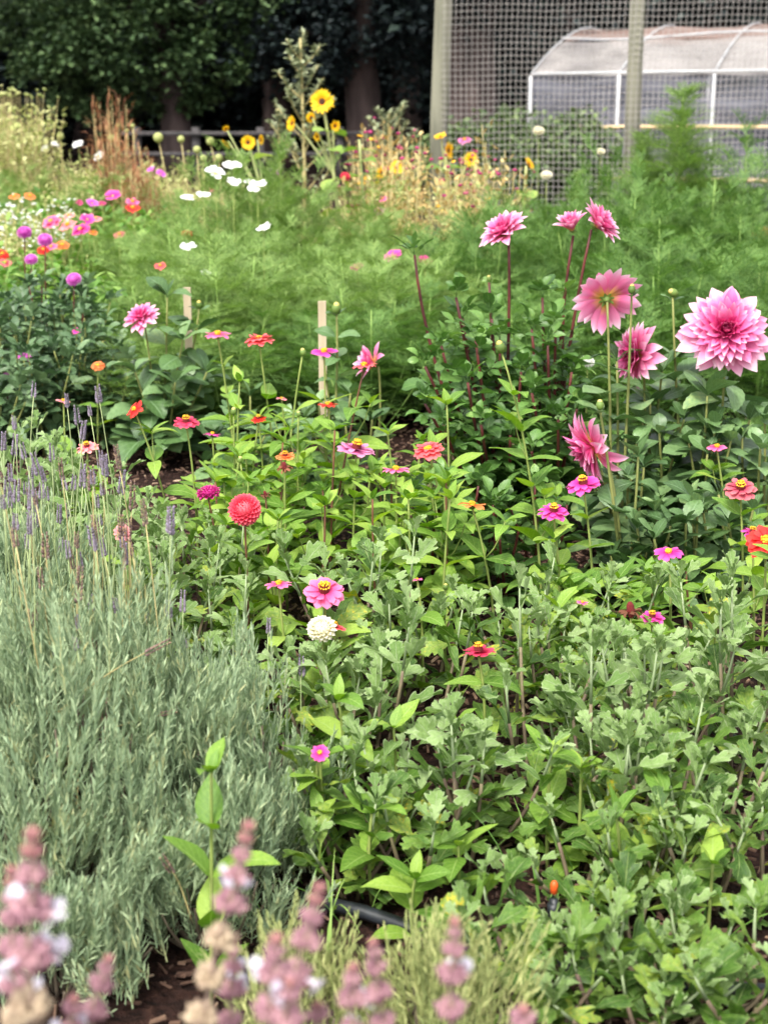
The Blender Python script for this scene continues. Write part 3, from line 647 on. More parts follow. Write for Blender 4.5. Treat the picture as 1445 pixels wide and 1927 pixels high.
# ================================================================== SETTING
def ground():
    ys = np.concatenate([np.linspace(-6, 1, 8), np.linspace(1.2, 12, 110), np.geomspace(12.3, 160, 40)])
    xs = np.concatenate([-np.geomspace(90, 4.2, 24), np.linspace(-4, 4, 90), np.geomspace(4.2, 90, 24)])
    X, Y = np.meshgrid(xs, ys); Z = 0.006 * np.sin(X * 7.1 + 1.3 * np.sin(Y * 5)) + 0.006 * np.sin(Y * 9.3 + np.sin(X * 6.1)) - 0.012
    V = np.stack([X, Y, Z], -1).reshape(-1, 3); nx = len(xs); i = np.arange((len(ys) - 1) * nx).reshape(-1, nx)[:, :-1].ravel()
    F = np.stack([i, i + 1, i + nx + 1, i + nx], -1)
    o = O('ground', build_np('ground', V, F, V[:, :2], MT['soil'])); o['kind'] = 'structure'; o['label'] = 'dark reddish brown garden soil'
ground()
def mulch():
    Ms = []; mb = MB()
    mb.add([(-.5, -.12, -.05), (.44, -.16, -.06), (.5, .1, -.05), (-.38, .17, -.06), (-.46, -.08, .06), (.36, -.12, .05), (.46, .07, .07), (-.3, .12, .04)], [(0, 3, 2, 1), (4, 5, 6, 7), (0, 1, 5, 4), (1, 2, 6, 5), (2, 3, 7, 6), (3, 0, 4, 7)]); tpl = mb.quads()
    for i in range(26000):
        y = U(1.9, 9.0); x = U(-.34, .34) * y + jit(.2)
        if y < 2.7 and x < .2 and random.random() < .75: continue
        Ms.append(np.array(Matrix.Translation((x, y, U(0, .012))) @ Matrix.Rotation(U(0, 6), 4, 'Z') @ Matrix.Rotation(jit(.4), 4, 'X') @ Matrix.Rotation(jit(.35), 4, 'Y') @ Matrix.Diagonal((U(.006, .036) ** 1.0, U(.010, .03), U(.02, .05), 1))))
    V, F, T = inst_np(tpl, Ms)
    o = O('wood_mulch', build_np('wood_mulch', V, F, T, MT['chip'], smooth=False)); tag(o, 'scattered brown wood chip mulch on the soil', 'mulch', kind='stuff')
mulch()
# ------------------------------------------------------------------ trees beyond the garden
LT = leafgrid(p_ovate, L=1, W=.3, nl=2, nw=2, fold=.35, bend=.5).quads()
def crown_mesh(name, blobs, n, leaf, mat):
    """leaves set through the outer half of many small clumps, which sit on the crown's big lobes"""
    cl = []
    tot = sum(b[3] ** 2 for b in blobs)
    for (x, y, z, r, q) in blobs:
        for i in range(max(6, int(150 * r * r / tot * len(blobs) ** .5))):
            d = Vector((random.gauss(0, 1), random.gauss(0, 1), random.gauss(0, 1))).normalized()
            cl.append((Vector((x + d.x * r * .9, y + d.y * r * .9, z + d.z * r * q * .9)), r * U(.16, .36)))
    Ms = []
    per = n // len(cl)
    for c, r in cl:
        for i in range(per):
            d = Vector((random.gauss(0, 1), random.gauss(0, 1), random.gauss(0, 1) + .25)).normalized(); p = c + d * r * U(.5, 1) ** .7
            Ms.append(np.array(LM(p, math.atan2(d.x, d.y) + jit(.8), R(U(-35, 45)), jit(.6), leaf * U(.7, 1.3))))
    V, F, T = inst_np(LT, Ms); return build_np(name, V, F, T, mat)
def tree(x, y, label, blobs, n=16000, leaf=.13, mat='tree', H=3.0, r=.22, limbs=5, group='trees beyond the garden', rz=0, lean=0.0):
    t = thing('tree', label, 'tree', (x, y, 0), group, rz)
    tk = MB(); pts = [Vector((lean * f * f + .05 * math.sin(f * 9), .04 * math.sin(f * 7), -.1 + H * f)) for f in [i / 6 for i in range(7)]]
    tk.tube(pts, [r * 1.35, r * 1.05, r, r * .93, r * .85, r * .75, r * .6], n=10)
    for i in range(limbs):
        a = i * 2.4; b = random.choice(blobs); e = Vector((b[0], b[1], b[2])); s = pts[2 + i % 4]
        tk.tube(bez(s, (s + e) / 2 + Vector((0, 0, .3)), e, 6), r * .4, r * .1, 6)
    O('trunk', tk.build('trunk', MT['bark']), t); O('crown', crown_mesh('crown', blobs, n, leaf, MT[mat]), t)
    return t
def lobes(n, W, D, z0, z1, r0, r1):
    out = []
    for i in range(n):
        f = (i + .5) / n; z = z0 + (z1 - z0) * f; k = math.sin(math.pi * min(.98, .22 + .74 * f)) ; a = i * 2.4
        out.append((math.sin(a) * W * k * U(.5, .8), math.cos(a) * D * k * U(.5, .8), z, U(r0, r1) * (.6 + .5 * k), U(.7, .9)))
    return out
tree(PX(330, 25), 25.0, 'broad rounded evergreen tree with pale clumps over the rail fence',
     [(-1.1, -.3, 1.7, 1.0, .85), (-.2, -.6, 2.0, 1.0, .8), (.6, -.2, 1.75, .75, .8), (-1.9, .2, 2.1, .9, .8), (-.7, -.8, 2.9, 1.2, .8), (.9, 0, 2.9, 1.1, .8), (-1.9, -.2, 3.1, 1.1, .8), (-.3, -.3, 4.2, 1.5, .8), (.2, .1, 5.4, 1.2, .9), (-1.2, .3, 1.2, .6, .7), (0, 0, 1.35, .6, .7)],
     n=30000, leaf=.12, H=4.2, r=.24)
tree(PX(682, 25.5), 25.5, 'dark evergreen tree with thick brown trunk behind the sunflowers',
     [(-1.6, -.5, 2.2, .9, .8), (-.9, -.7, 2.0, .8, .8), (.2, -.6, 2.4, .9, .8), (1.0, -.4, 2.1, .9, .8), (-1.2, 0, 3.1, 1.2, .8), (.4, 0, 3.4, 1.4, .8), (1.5, .2, 3.1, 1.1, .8), (0, .2, 4.8, 1.5, .8)],
     n=24000, leaf=.12, mat='treeshade', H=4.2, r=.30)
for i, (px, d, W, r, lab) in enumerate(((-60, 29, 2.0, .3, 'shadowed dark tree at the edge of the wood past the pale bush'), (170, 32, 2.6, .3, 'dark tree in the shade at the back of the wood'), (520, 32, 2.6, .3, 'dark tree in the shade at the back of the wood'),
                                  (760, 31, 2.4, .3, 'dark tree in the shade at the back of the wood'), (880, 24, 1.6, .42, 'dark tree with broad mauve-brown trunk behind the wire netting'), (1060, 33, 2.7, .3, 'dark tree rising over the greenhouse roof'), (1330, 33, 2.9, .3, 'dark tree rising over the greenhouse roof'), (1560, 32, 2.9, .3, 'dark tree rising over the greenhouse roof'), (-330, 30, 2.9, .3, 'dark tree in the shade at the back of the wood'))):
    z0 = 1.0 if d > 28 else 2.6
    tree(PX(px, d), d, lab, lobes(13, W, W * .8, z0, 7.0, 1.0, 1.5), n=11000, leaf=.2, mat='treeshade', H=5.0, r=r, limbs=4)
# a dark hedge added to give the darkness behind the trunks
def backdrop():
    t = thing('dark_backdrop', 'tall near-black evergreen hedge added for darkness behind the tree trunks', 'backdrop', (0, 36, 0))
    Ms = []
    for i in range(26000):
        x = U(-17, 17); z = U(0, 6.5) ** 1.0; y = -abs(random.gauss(0, .35)) + .5 * math.sin(x * 1.3 + z) - .2
        Ms.append(np.array(LM(Vector((x, y, z)), U(2, 4.3), R(U(-50, 30)), jit(.7), U(.25, .5))))
    V, F, T = inst_np(LT, Ms); f = O('foliage', build_np('backdrop_foliage', V, F, T, MT['treeshade']), t); f['kind'] = 'stuff'
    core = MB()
    for i in range(17): core.box((-16 + 2 * i, .9 + jit(.2), 3.2 + jit(.2)), (2.3, 1.0, 6.4))  # solid dark boxes close the gaps in the added screen
    O('dark_core', core.build('backdrop_core', MT['treeshade']), t)
backdrop()
# ------------------------------------------------------------------ wooden rail fence in the shade
def rail_fence():
    d = 23.0; x0, x1 = PX(235, d), PX(700, d)
    t = thing('rail_fence', 'weathered wooden post and rail fence under the trees', 'fence', ((x0 + x1) / 2, d, 0)); cx = (x0 + x1) / 2
    for px in (262, 372, 492, 640):
        x = PX(px, d) - cx; O('post', MB().box((x, 0, .38), (.11, .1, .86)).build('post', MT['wood']), t)
    for z in (.72, .42): O('rail', MB().box((0, -.085, z), (x1 - x0, .04, .06)).build('rail', MT['wood']), t)
rail_fence()
# ------------------------------------------------------------------ polytunnel greenhouse
def greenhouse():
    d0 = 17.5; W = 4.6; xl = PX(993, d0); slope = 0.012; L = 9.0
    t = thing('polytunnel_greenhouse', 'white plastic film greenhouse with curved roof and wooden rails', 'greenhouse', (xl, d0, 0), rz=R(-24))
    def sh(x): return slope * x      # stands on ground that climbs along its length
    E = CAM_H + .04; top = 2.10
    xs = [0, size(158, d0), size(321, d0), size(490, d0), 4.4, 5.6, 6.8, 8.0, L]
    arc = []                         # cross-section of the roof (y, z) from front eave to back eave
    for i in range(13):
        f = i / 12; q = 1 - abs(2 * f - 1); arc.append((W * f, E + (top - E) * (1 - (1 - q) ** 1.75)))
    def strip(name, yz, mat):
        V = []; T = []; nx = 30
        for i in range(nx + 1):
            x = L * i / nx
            for k, (y, z) in enumerate(yz): V.append((x, y, z + sh(x) + .02 * math.sin(x * 5 + k))); T.append((i / nx, k / (len(yz) - 1)))
        m = len(yz); F = [(i * m + k, (i + 1) * m + k, (i + 1) * m + k + 1, i * m + k + 1) for i in range(nx) for k in range(m - 1)]
        return O(name, MB().add(V, F, T).build(name, mat), t)
    strip('roof_film', arc[:4], MT['filmroof']); strip('upper_roof_film', arc[3:10], MT['filmtop']); strip('roof_film', arc[9:], MT['filmroof'])
    wall = [(.012 * math.sin(k * 1.4), E * (1 - k / 8)) for k in range(9)]
    strip('side_wall_film', wall, MT['filmwall']); strip('side_wall_film', [(W + y, z) for y, z in wall], MT['filmwall'])
    for i, x in enumerate(xs):
        O('upright', MB().tube([(x, -.03, -.05), (x, -.03, E + sh(x))], .02, n=8).build('upright', MT['white']), t)
        O('upright', MB().tube([(x, W + .03, -.05), (x, W + .03, E + sh(x))], .032, n=8).build('upright', MT['white']), t)
        O('roof_hoop', MB().tube([(x, y, z + sh(x) + .03) for y, z in arc], .010, n=6).build('roof_hoop', MT['white']), t)
    O('eave_rail', MB().tube([(L * i / 20, -.02, E + sh(L * i / 20) + .02) for i in range(21)], .016, n=6).build('eave_rail', MT['white']), t)
    y, z = arc[3]; O('purlin', MB().tube([(L * i / 20, y - .03, z + sh(L * i / 20) + .04 - .03 * math.sin(i)) for i in range(21)], .012, n=6).build('purlin', MT['white']), t)
    for z in (.98, .42):
        mb = MB()
        mb.tube([(L * i / 12, -.075, z + sh(L * i / 12)) for i in range(13)], .028, n=4); O('wooden_rail', mb.build('wooden_rail', MT['railw']), t)
    # end wall
    V = [(0, y, z) for y, z in arc] + [(0, W, 0), (0, 0, 0)]
    O('end_wall_film', MB().add(V, [tuple(range(len(V)))]).build('end_wall_film', MT['filmwall']), t)
greenhouse()
# ------------------------------------------------------------------ tall wire-netting fence
def net_fence():
    d = 13.2; x0 = PX(822, d); x1 = PX(1600, d) + .5
    t = thing('netting_fence', 'tall square-mesh netting fence on round wooden posts', 'fence', (x0, d, 0))
    H = 3.6
    O('post', MB().tube([(.0, 0, -.05), (.01, 0, 1.2), (.045, 0, 2.4), (.08, 0, H)], .083, .075, 12).build('post', MT['post']), t)
    xb = PX(1178, d) - x0
    O('post', MB().tube([(xb, 0, -.05), (xb + .0, 0, 1.2), (xb - .01, 0, H)], .07, .062, 12).build('post', MT['post']), t)
    xc = PX(1560, d) - x0; O('post', MB().tube([(xc, 0, -.05), (xc, 0, H)], .07, .062, 12).build('post', MT['post']), t)
    mb = MB(); sp = .047; Wd = x1 - x0; r = .0025
    n = int(Wd / sp)
    for i in range(n):
        x = .05 + i * sp; mb.tube([(x + .012 * math.sin(k * 1.1 + i * .05), -.09 + .02 * math.sin(x * 2 + k), H * k / 8) for k in range(9)], r, n=4, cap=False)
    for k in range(int(H / .052)):
        z = .02 + k * .052; mb.tube([(Wd * i / 14 + .02, -.088 + .02 * math.sin(Wd * i / 14 * 2 + z * 2.2), z + .006 * math.sin(i * 1.9 + k * .13) + .010 * Wd * i / 14) for i in range(15)], r, n=4, cap=False)
    o = O('wire_mesh', mb.build('wire_mesh', MT['net']), t); o['kind'] = 'stuff'
net_fence()
# shrub row seen through the netting
SHR = []
for i in range(3):
    m = crown_mesh('shrub_foliage', lobes(8, .5, .4, .25, .8, .3, .42), 3600, .075, MT['tree']); m.materials[0] = leafmat('shrub_leaf%d' % i, [(0, g(48, 70, 36)), (.5, g(78, 100, 54)), (1, g(116, 134, 80))], trans=.2, src='island', nscale=2); SHR.append(m)
SHS = MB()
for i in range(5): SHS.tube(bez((0, 0, -.02), (math.sin(i) * .1, math.cos(i) * .1, .4), (math.sin(i * 1.3) * .35, math.cos(i * 1.3) * .3, .8), 5), .014, .005, 5)
SHS = SHS.build('shrub_stem', MT['bark'])
for i, px in enumerate((870, 940, 1010, 1075)):
    d = 15.3 + .25 * (i % 2); t = thing('shrub', 'dark green leafy shrub seen through the netting', 'shrub', (PX(px, d), d, 0), 'shrubs behind the netting', i)
    O('stem', SHS, t, Matrix.Scale(1.15, 4)); f = O('foliage', SHR[i % 3], t, Matrix.Diagonal((1.0, 1.0, 1.12 + .1 * (i % 2), 1))); f['kind'] = 'stuff'

# ================================================================== FIELD BEHIND (8 to 16 m)
def quadleaf(n, H, Rr, mat, L=.07, up=30, name='foliage', wide=.26):
    tp = leafgrid(p_lance, L=1, W=wide, nl=3, nw=2, fold=.3, bend=.7).quads(); Ms = []; sm = MB(); ns = 7
    for i in range(ns):
        a = i * 2.4; rr = Rr * math.sqrt((i + .3) / ns); h = H * U(.75, 1.05); e = Vector((math.sin(a) * rr, math.cos(a) * rr, h))
        pts = bez((e.x * .15, e.y * .15, -.01), (e.x * .7, e.y * .7, h * .5), e, 6); sm.tube(pts, .004, .002, 5)
        for k in range(n // ns):
            f = U(.1, 1.0); p = along(pts, f); az = U(0, 6.3); l = U(0, .06); p = p + Vector((math.sin(az) * l, math.cos(az) * l, U(0, .03)))
            Ms.append(np.array(LM(p, az, R(U(-5, up) + 30 * f ** 3), jit(.4), L * U(.6, 1.25))))
    V, F, T = inst_np(tp, Ms); return sm, build_np(name, V, F, T, mat)
def lib(n, f): return [f(i) for i in range(n)]
def pair(x, mat): return (x[0].build('stem', mat), x[1])
FLD = lib(4, lambda i: pair(quadleaf(260, .55, .26, MT['fld']), MT['cosstem']))
PALE = lib(4, lambda i: pair(quadleaf(420, .8, .34, MT['pale'], L=.045, up=50), MT['strawstem']))
STRAW = lib(4, lambda i: pair(quadleaf(190, .95, .2, MT['straw'], L=.045, up=60), MT['strawstem']))
RUST = lib(3, lambda i: pair(quadleaf(420, 1.0, .13, MT['rust'], L=.08, up=85, wide=.05), MT['strawstem']))
def dots(pl, n, H, Rr, mat, r=.012):
    """small round flowers held over a plant, joined with its stalks"""
    mb = MB()
    for i in range(n):
        a = U(0, 6.3); q = Rr * math.sqrt(U(0, 1)); z = H * U(.85, 1.2)
        mb.tube([(math.sin(a) * q * .6, math.cos(a) * q * .6, H * .5), (math.sin(a) * q, math.cos(a) * q, z)], .0016, .0013, 4, 1, False)
        rr = r * U(.7, 1.3); mb.lathe([(rr * .2, -rr * .5), (rr, -rr * .1), (rr * .95, rr * .2), (rr * .4, rr * .45), (.0005, rr * .5)], 7, 0, face_to(Vector((math.sin(a) * q, math.cos(a) * q, z)), (jit(.4), jit(.4), 1)))
    return mb.build('blossom', [mat, MT['strawstem']])
DW = [dots(None, 16, .8, .34, PM['white'], .013) for _ in range(3)]
DC = [dots(None, 16, .8, .34, MT['pale'], .013) for _ in range(3)]
DK = [dots(None, 9, .85, .24, PM['darkpink'], .016) for _ in range(3)]
DG = [dots(None, 2, .85, .24, MT['discy'], .02) for _ in range(2)]
def field_plant(name, label, cat, grp, px, d, meshes, s=1.0, sz=1.0, extra=None, z=None):
    t = thing(name, label, cat, (PX(px, d) if z is None else z, d, 0), grp, U(0, 6)); M = Matrix.Diagonal((s, s, s * sz, 1))
    O('stem', meshes[0], t, M); f = O('foliage', meshes[1], t, M); f['kind'] = 'stuff'
    if extra is not None: e = O('blossom', extra, t, M); e['kind'] = 'stuff'
    return t
C = random.choice
for i in range(46):      # green bedding between the flowers on the far side
    d = 7.2 + 5.5 * (i / 46) + jit(.3); px = U(-60, 330)
    field_plant('bedding_plant', 'leafy green bedding plant in the far flower field', 'plant', 'leafy plants of the far field', px, d, C(FLD), U(.85, 1.15), U(.8, 1.05))
for i in range(16):      # white blossom drift
    d = 9.6 + jit(.8); field_plant('white_flower_plant', 'low plant covered in small white blossoms in the far field', 'flower', 'white blossom drift', U(-60, 110), d, C(PALE), .8, .95, C(DW))
for i in range(44):      # pale seeding meadow plants
    d = U(11, 15); px = U(-70, 480)
    field_plant('meadow_plant', 'pale yellow-green meadow plant gone to seed', 'plant', 'pale meadow plants', px, d, C(PALE), U(.8, 1.1), U(.7, 1.0), C(DC) if i % 2 else None)
for i in range(12):
    d = U(12.5, 14); field_plant('pale_bush', 'tall pale bush with whitish seed heads against the dark trees', 'bush', 'pale bush clump', U(-70, 75), d, C(PALE), 1.3, U(1.05, 1.3), C(DC))
for i, (px, d, sz) in enumerate(((215, 12, 1.15), (235, 12.2, 1.3), (255, 12.1, 1.15), (275, 11.8, 1.0), (205, 12.3, 1.25), (290, 11.9, .85), (245, 11.6, .9))):
    field_plant('feather_grass', 'russet feathery grass plume among the meadow plants', 'grass', 'russet grass plumes', px, d, RUST[i % 3], 1.0, sz)
for i in range(30):      # drying stems in front of the netting
    d = U(8.8, 11.5); px = U(690, 950); pick = i % 4
    field_plant('drying_flower_plant', 'straw-coloured drying plant with small dark pink and gold blooms', 'flower', 'drying plants before the netting', px, d, C(STRAW) if pick < 3 else C(PALE), U(.9, 1.1), U(.9, 1.25), C(DK) if pick < 2 and i % 3 else (C(DG) if pick == 2 else None))
for i in range(14):
    d = U(9.5, 12); field_plant('meadow_plant', 'pale yellow-green meadow plant gone to seed', 'plant', 'pale meadow plants', U(470, 720), d, C(PALE), U(.8, 1), U(.7, .95), C(DC))
# single blooms of the far field, each with its own stem
def field_flower(px, py, d, pxs, kind, col, label, tilt=None):
    top = P(px, py, d); b = (top.x + jit(.03), d + jit(.05))
    t = thing('field_flower', label, 'flower', (b[0], b[1], 0), 'single blooms of the far field'); tl = top - Vector((b[0], b[1], 0))
    stem_part(t, bez((0, 0, -.01), (tl.x * .4, tl.y * .4, tl.z * .5), tl, 5), .0035, .0025, MT['zinstem'], n=5)
    for f in (.35, .55): leaf_pair(t, ZIN_L, tl * f, U(0, 6), .08, R(25))
    rad = size(pxs, d) / 2
    if kind == 'cosmos': cosmos_flower(t, tl, tilt or (jit(.5), -.5, .8), rad, col)
    else: zin_head(t, tl, tilt or (jit(.35), -.42, 1), rad * 1.12, kind, col)
FFW = [
 (27, 369, 10, 20, 'single', 'orange', 'orange bloom over the white blossom drift'), (57, 369, 10, 20, 'single', 'orange', 'orange bloom on pale stalk over the white blossom drift'),
 (97, 417, 9, 34, 'double', 'pink', 'wide pink bloom behind the purple pompons'), (128, 423, 9, 34, 'single', 'salmon', 'flat salmon pink bloom beside the wide pink one'), (130, 406, 9.4, 22, 'single', 'salmon', 'small salmon bloom over the flat salmon one'),
 (152, 432, 8.8, 34, 'double', 'magenta', 'vivid magenta bloom in the pink cluster'), (165, 413, 9, 26, 'cosmos', 'magenta', 'magenta cosmos bloom over the vivid magenta cluster'), (180, 411, 9.2, 22, 'single', 'salmon', 'dull pink bloom beside the magenta cluster'),
 (174, 383, 9.6, 22, 'cosmos', 'purple', 'lilac cosmos bloom seen edge-on'), (213, 369, 9.6, 28, 'cosmos', 'magenta', 'magenta cosmos bloom on tall pale stem'), (250, 379, 9.6, 26, 'single', 'pink', 'pink bloom just over the coral red one'), (250, 391, 9.5, 26, 'single', 'red', 'coral red bloom on tall thin stem'),
 (5, 478, 8.2, 26, 'double', 'red', 'scarlet bloom beside the pompon dahlias'), (82, 470, 8.3, 22, 'double', 'red', 'red bloom between the purple pompons'), (97, 464, 8.4, 22, 'single', 'pink', 'pink-red bloom behind the purple pompons'), (118, 461, 8.5, 24, 'double', 'orange', 'orange-red bloom near the purple pompons'),
 (176, 437, 9, 16, 'single', 'orange', 'small fading orange bloom below the magenta cluster'), (225, 441, 8.8, 22, 'single', 'dusty', 'dull rose bloom low in the greenery'), (349, 444, 8.0, 24, 'pom', 'red', 'brick red bloom in front of the cosmos'), (302, 500, 7.0, 22, 'single', 'coral', 'small coral bloom on dark red stem over the dahlia'),
 (10, 494, 8.0, 24, 'single', 'dusty', 'dusty pink bloom beside the pompon dahlias'), (193, 384, 10, 14, 'cosmos', 'darkpink', 'wine-dark cosmos bloom in the far field'), (150, 382, 10, 13, 'cosmos', 'darkpink', 'wine-dark cosmos bloom in the far field'),
 (303, 327, 11, 18, 'cosmos', 'purple', 'lilac cosmos bloom near the russet grass'), (285, 319, 11, 14, 'cosmos', 'purple', 'small lilac bloom near the russet grass'), (185, 688, 5.9, 24, 'double', 'orange', 'orange bloom low at the pompon dahlia foliage'),
 (148, 272, 13, 20, 'cosmos', 'white', 'white saucer bloom against the dark trees'), (188, 295, 13, 22, 'cosmos', 'white', 'white saucer bloom beside the russet grass'), (85, 279, 13, 14, 'cosmos', 'white', 'small white bloom beside the pale bush'), (104, 272, 13, 14, 'cosmos', 'white', 'small white bloom beside the pale bush'),
 (740, 484, 7.2, 34, 'cosmos', 'magenta', 'magenta cosmos bloom before the feathery leaves'), (672, 504, 7.2, 24, 'cosmos', 'darkpink', 'wine pink cosmos bloom seen from the side'), (800, 492, 7.2, 26, 'cosmos', 'darkpink', 'dark red cosmos bloom beside the red dahlia stem'),
 (713, 397, 9.0, 22, 'single', 'mauve', 'mauve daisy bloom before the drying plants'), (720, 374, 9.2, 18, 'single', 'pink', 'small pink bloom before the drying plants'), (874, 263, 11, 24, 'single', 'mauve', 'rose bloom before the netting fence'), (145, 622, 6.4, 18, 'single', 'magenta', 'small magenta bloom over the dark dahlia leaves'),
 (1432, 441, 9.5, 30, 'pom', 'red', 'dark red bloom beside the feathery cosmos'), (1105, 680, 5.2, 24, 'pom', 'white', 'small white bloom among the dahlia stems'),
 (1028, 329, 9.6, 18, 'pom', 'cream', 'cream bloom at the top of the cosmos'), (1013, 246, 12, 18, 'pom', 'cream', 'cream bloom against the netting fence'), (1130, 285, 11, 14, 'pom', 'cream', 'small cream bloom before the greenhouse'),
 (517, 325, 9.2, 14, 'single', 'purple', 'small pink bloom before the sunflowers'), (398, 357, 9, 12, 'single', 'pink', 'tiny pink bloom among the white cosmos'), (650, 332, 9.6, 16, 'pom', 'coral', 'salmon bloom below the sunflower'),
]
for a in FFW: field_flower(*a)
for px, py, d, pxs in ((405, 326, 8.3, 36), (437, 314, 8.5, 34), (440, 343, 8.2, 26), (485, 351, 8.1, 36), (470, 345, 8.4, 22), (383, 368, 7.8, 26), (352, 373, 7.9, 24), (355, 467, 7.1, 30), (388, 516, 6.9, 22), (497, 430, 7.2, 28)):
    field_flower(px, py, d, pxs, 'cosmos', 'white', 'white cosmos bloom held over the feathery leaves', (jit(.4), -.35, .9))
# seed heads on long stalks
SEED = MB().lathe([(.2, -.9), (.7, -.7), (1, -.1), (.9, .5), (.5, .9), (.02, 1)], 9, 0).build('seed_head', MT['pale'])
for px, py, d, pxs, dx in ((298, 259, 11.5, 18, 24), (341, 262, 11.5, 13, 14), (210, 260, 12.5, 14, 4), (114, 256, 13, 13, 2), (396, 266, 11.5, 15, 26), (371, 282, 11.5, 14, 4), (412, 297, 10.5, 14, 6), (383, 298, 10.5, 13, -2), (250, 237, 12.5, 8, 4), (240, 246, 12.5, 7, 2), (222, 236, 12.5, 8, -4)):
    top = P(px, py, d); b = Vector((top.x + size(dx, d) * 1.6, d, 0)); t = thing('seed_head_stalk', 'round pale seed head on a bare stalk before the dark trees', 'seed head', b, 'seed heads before the trees')
    tl = top - b; stem_part(t, bez((0, 0, -.01), (tl.x * .4, 0, tl.z * .5), tl, 5), .006, .004, MT['strawstem'], n=5); O('seed_head', SEED, t, Matrix.Translation(tl) @ Matrix.Scale(size(pxs, d) / 2, 4))
# ------------------------------------------------------------------ sunflowers
SD = MB().lathe([(.05, -.16), (.2, -.12), (.29, -.04), (.28, .03), (.2, .08), (.08, .06), (.003, .05)], 14, 0).build('sunflower_disc', [MT['sundisc']])
def sun_head(t, pos, nrm, rad):
    h = O('flower_head', SD, t, face_to(pos, nrm, U(0, 6), rad))
    for ly in range(2):
        for i in range(15):
            a = (i + .5 * ly) * 2 * math.pi / 15 + jit(.08); O('petal', SP[ly], h, LM(Vector((math.sin(a) * .2, math.cos(a) * .2, .02 * ly)), a, R(6 + 14 * ly) + jit(.15), jit(.3), (1.0, U(.74, .86), .8)))
    return h
def sunflower(base_px, d, label, heads, leaves):
    b = Vector((PX(base_px, d), d, 0)); t = thing('sunflower_plant', label, 'sunflower', b, 'sunflowers before the trees')
    main = None
    for (px, py, pxs, nrm) in heads:
        tl = P(px, py, d) - b
        if main is None: s = Vector((0, 0, -.01)); pts = bez(s, (tl.x * .3, 0, tl.z * .6), tl, 9); main = pts; stem_part(t, pts, .016, .009, MT['sunstem'])
        else: s = along(main, .62); stem_part(t, bez(s, s.lerp(tl, .5) + Vector((0, 0, .02)), tl, 6), .008, .005, MT['sunstem'], 'branch')
        sun_head(t, tl + Vector(nrm).normalized() * .02, nrm, size(pxs, d) / 2)
    for f in leaves: leaf_pair(t, SUN_L, along(main, f), U(0, 6), .16, R(12), n=2)
sunflower(652, 9.8, 'tall leaning sunflower with one large open yellow head', [(607, 193, 46, (-.1, -1, .25)), (555, 233, 30, (-.9, -.6, .1)), (627, 237, 22, (.6, -.8, 0)), (588, 222, 20, (-.4, .8, .1)), (592, 258, 18, (.5, -.5, .1))], (.3, .45, .6, .75, .84))
sunflower(530, 9.8, 'leaning sunflower branch with smaller golden heads bending over', [(467, 269, 28, (.1, -1, .15)), (430, 266, 22, (-.6, -.4, -.6)), (485, 263, 20, (.7, -.3, 0)), (428, 246, 14, (-.4, .6, .5))], (.4, .6, .75, .88))
sunflower(742, 10.2, 'short sunflower with two bright yellow heads beside the drying plants', [(747, 318, 28, (-.1, -1, .5)), (722, 326, 24, (-.7, -.7, .2)), (713, 338, 18, (-.6, -.6, .1))], (.5, .7, .85))
sunflower(850, 10.6, 'sunflower with nodding yellow heads in front of the fence post', [(838, 284, 34, (.9, -.4, .1)), (830, 262, 24, (-.3, -.3, .8)), (884, 303, 30, (.3, -.8, .3))], (.5, .7, .85))
sunflower(978, 9.6, 'lone sunflower with one yellow head turned aside before the netting', [(990, 312, 28, (.8, -.3, .5))], (.55, .8))
sunflower(690, 10.0, 'bare-topped sunflower stalk with drooping leaves and green buds', [(676, 262, 12, (.2, -.2, 1))], (.45, .55, .65, .75, .85, .93))
# ------------------------------------------------------------------ tall silvery plant behind the sunflowers
def silver(px, py, d, label, nb, Rr):
    top = P(px, py, d); H = top.z; t = thing('silver_leaved_plant', label, 'plant', (top.x, d, 0)); sm = MB(); tp = leafgrid(p_ovate, L=1, W=.3, nl=2, nw=2, fold=.3, bend=.5).quads(); Ms = []
    main = bez((0, 0, -.01), (.03, 0, H * .5), (0, 0, H), 10); sm.tube(main, .02, .008, 6)
    for i in range(nb):
        s = along(main, .3 + .68 * i / nb); a = i * 2.4; l = Rr * (1.1 - .75 * i / nb); e = s + Vector((math.sin(a) * l, math.cos(a) * l, l * 1.1)); pts = bez(s, s.lerp(e, .6) - Vector((0, 0, .03)), e, 5); sm.tube(pts, .006, .003, 5)
        for k in range(30):
            p = along(pts, U(.25, 1)); Ms.append(np.array(LM(p, U(0, 6.3), R(U(0, 70)), jit(.5), U(.03, .07))))
    for k in range(80): Ms.append(np.array(LM(along(main, U(.6, 1)), U(0, 6.3), R(U(0, 70)), jit(.5), U(.03, .07))))
    O('stem', sm.build('stem', MT['strawstem']), t); V, F, T = inst_np(tp, Ms); f = O('foliage', build_np('silver_foliage', V, F, T, MT['silver']), t); f['kind'] = 'stuff'
silver(565, 72, 11.0, 'tall silvery grey-leaved plant towering behind the sunflowers', 22, .30)
silver(522, 205, 11.2, 'shorter silvery grey-leaved shoot beside the towering one', 10, .14)
silver(730, 215, 13, 'silvery grey shrub between the tree trunk and the fence post', 20, .34)

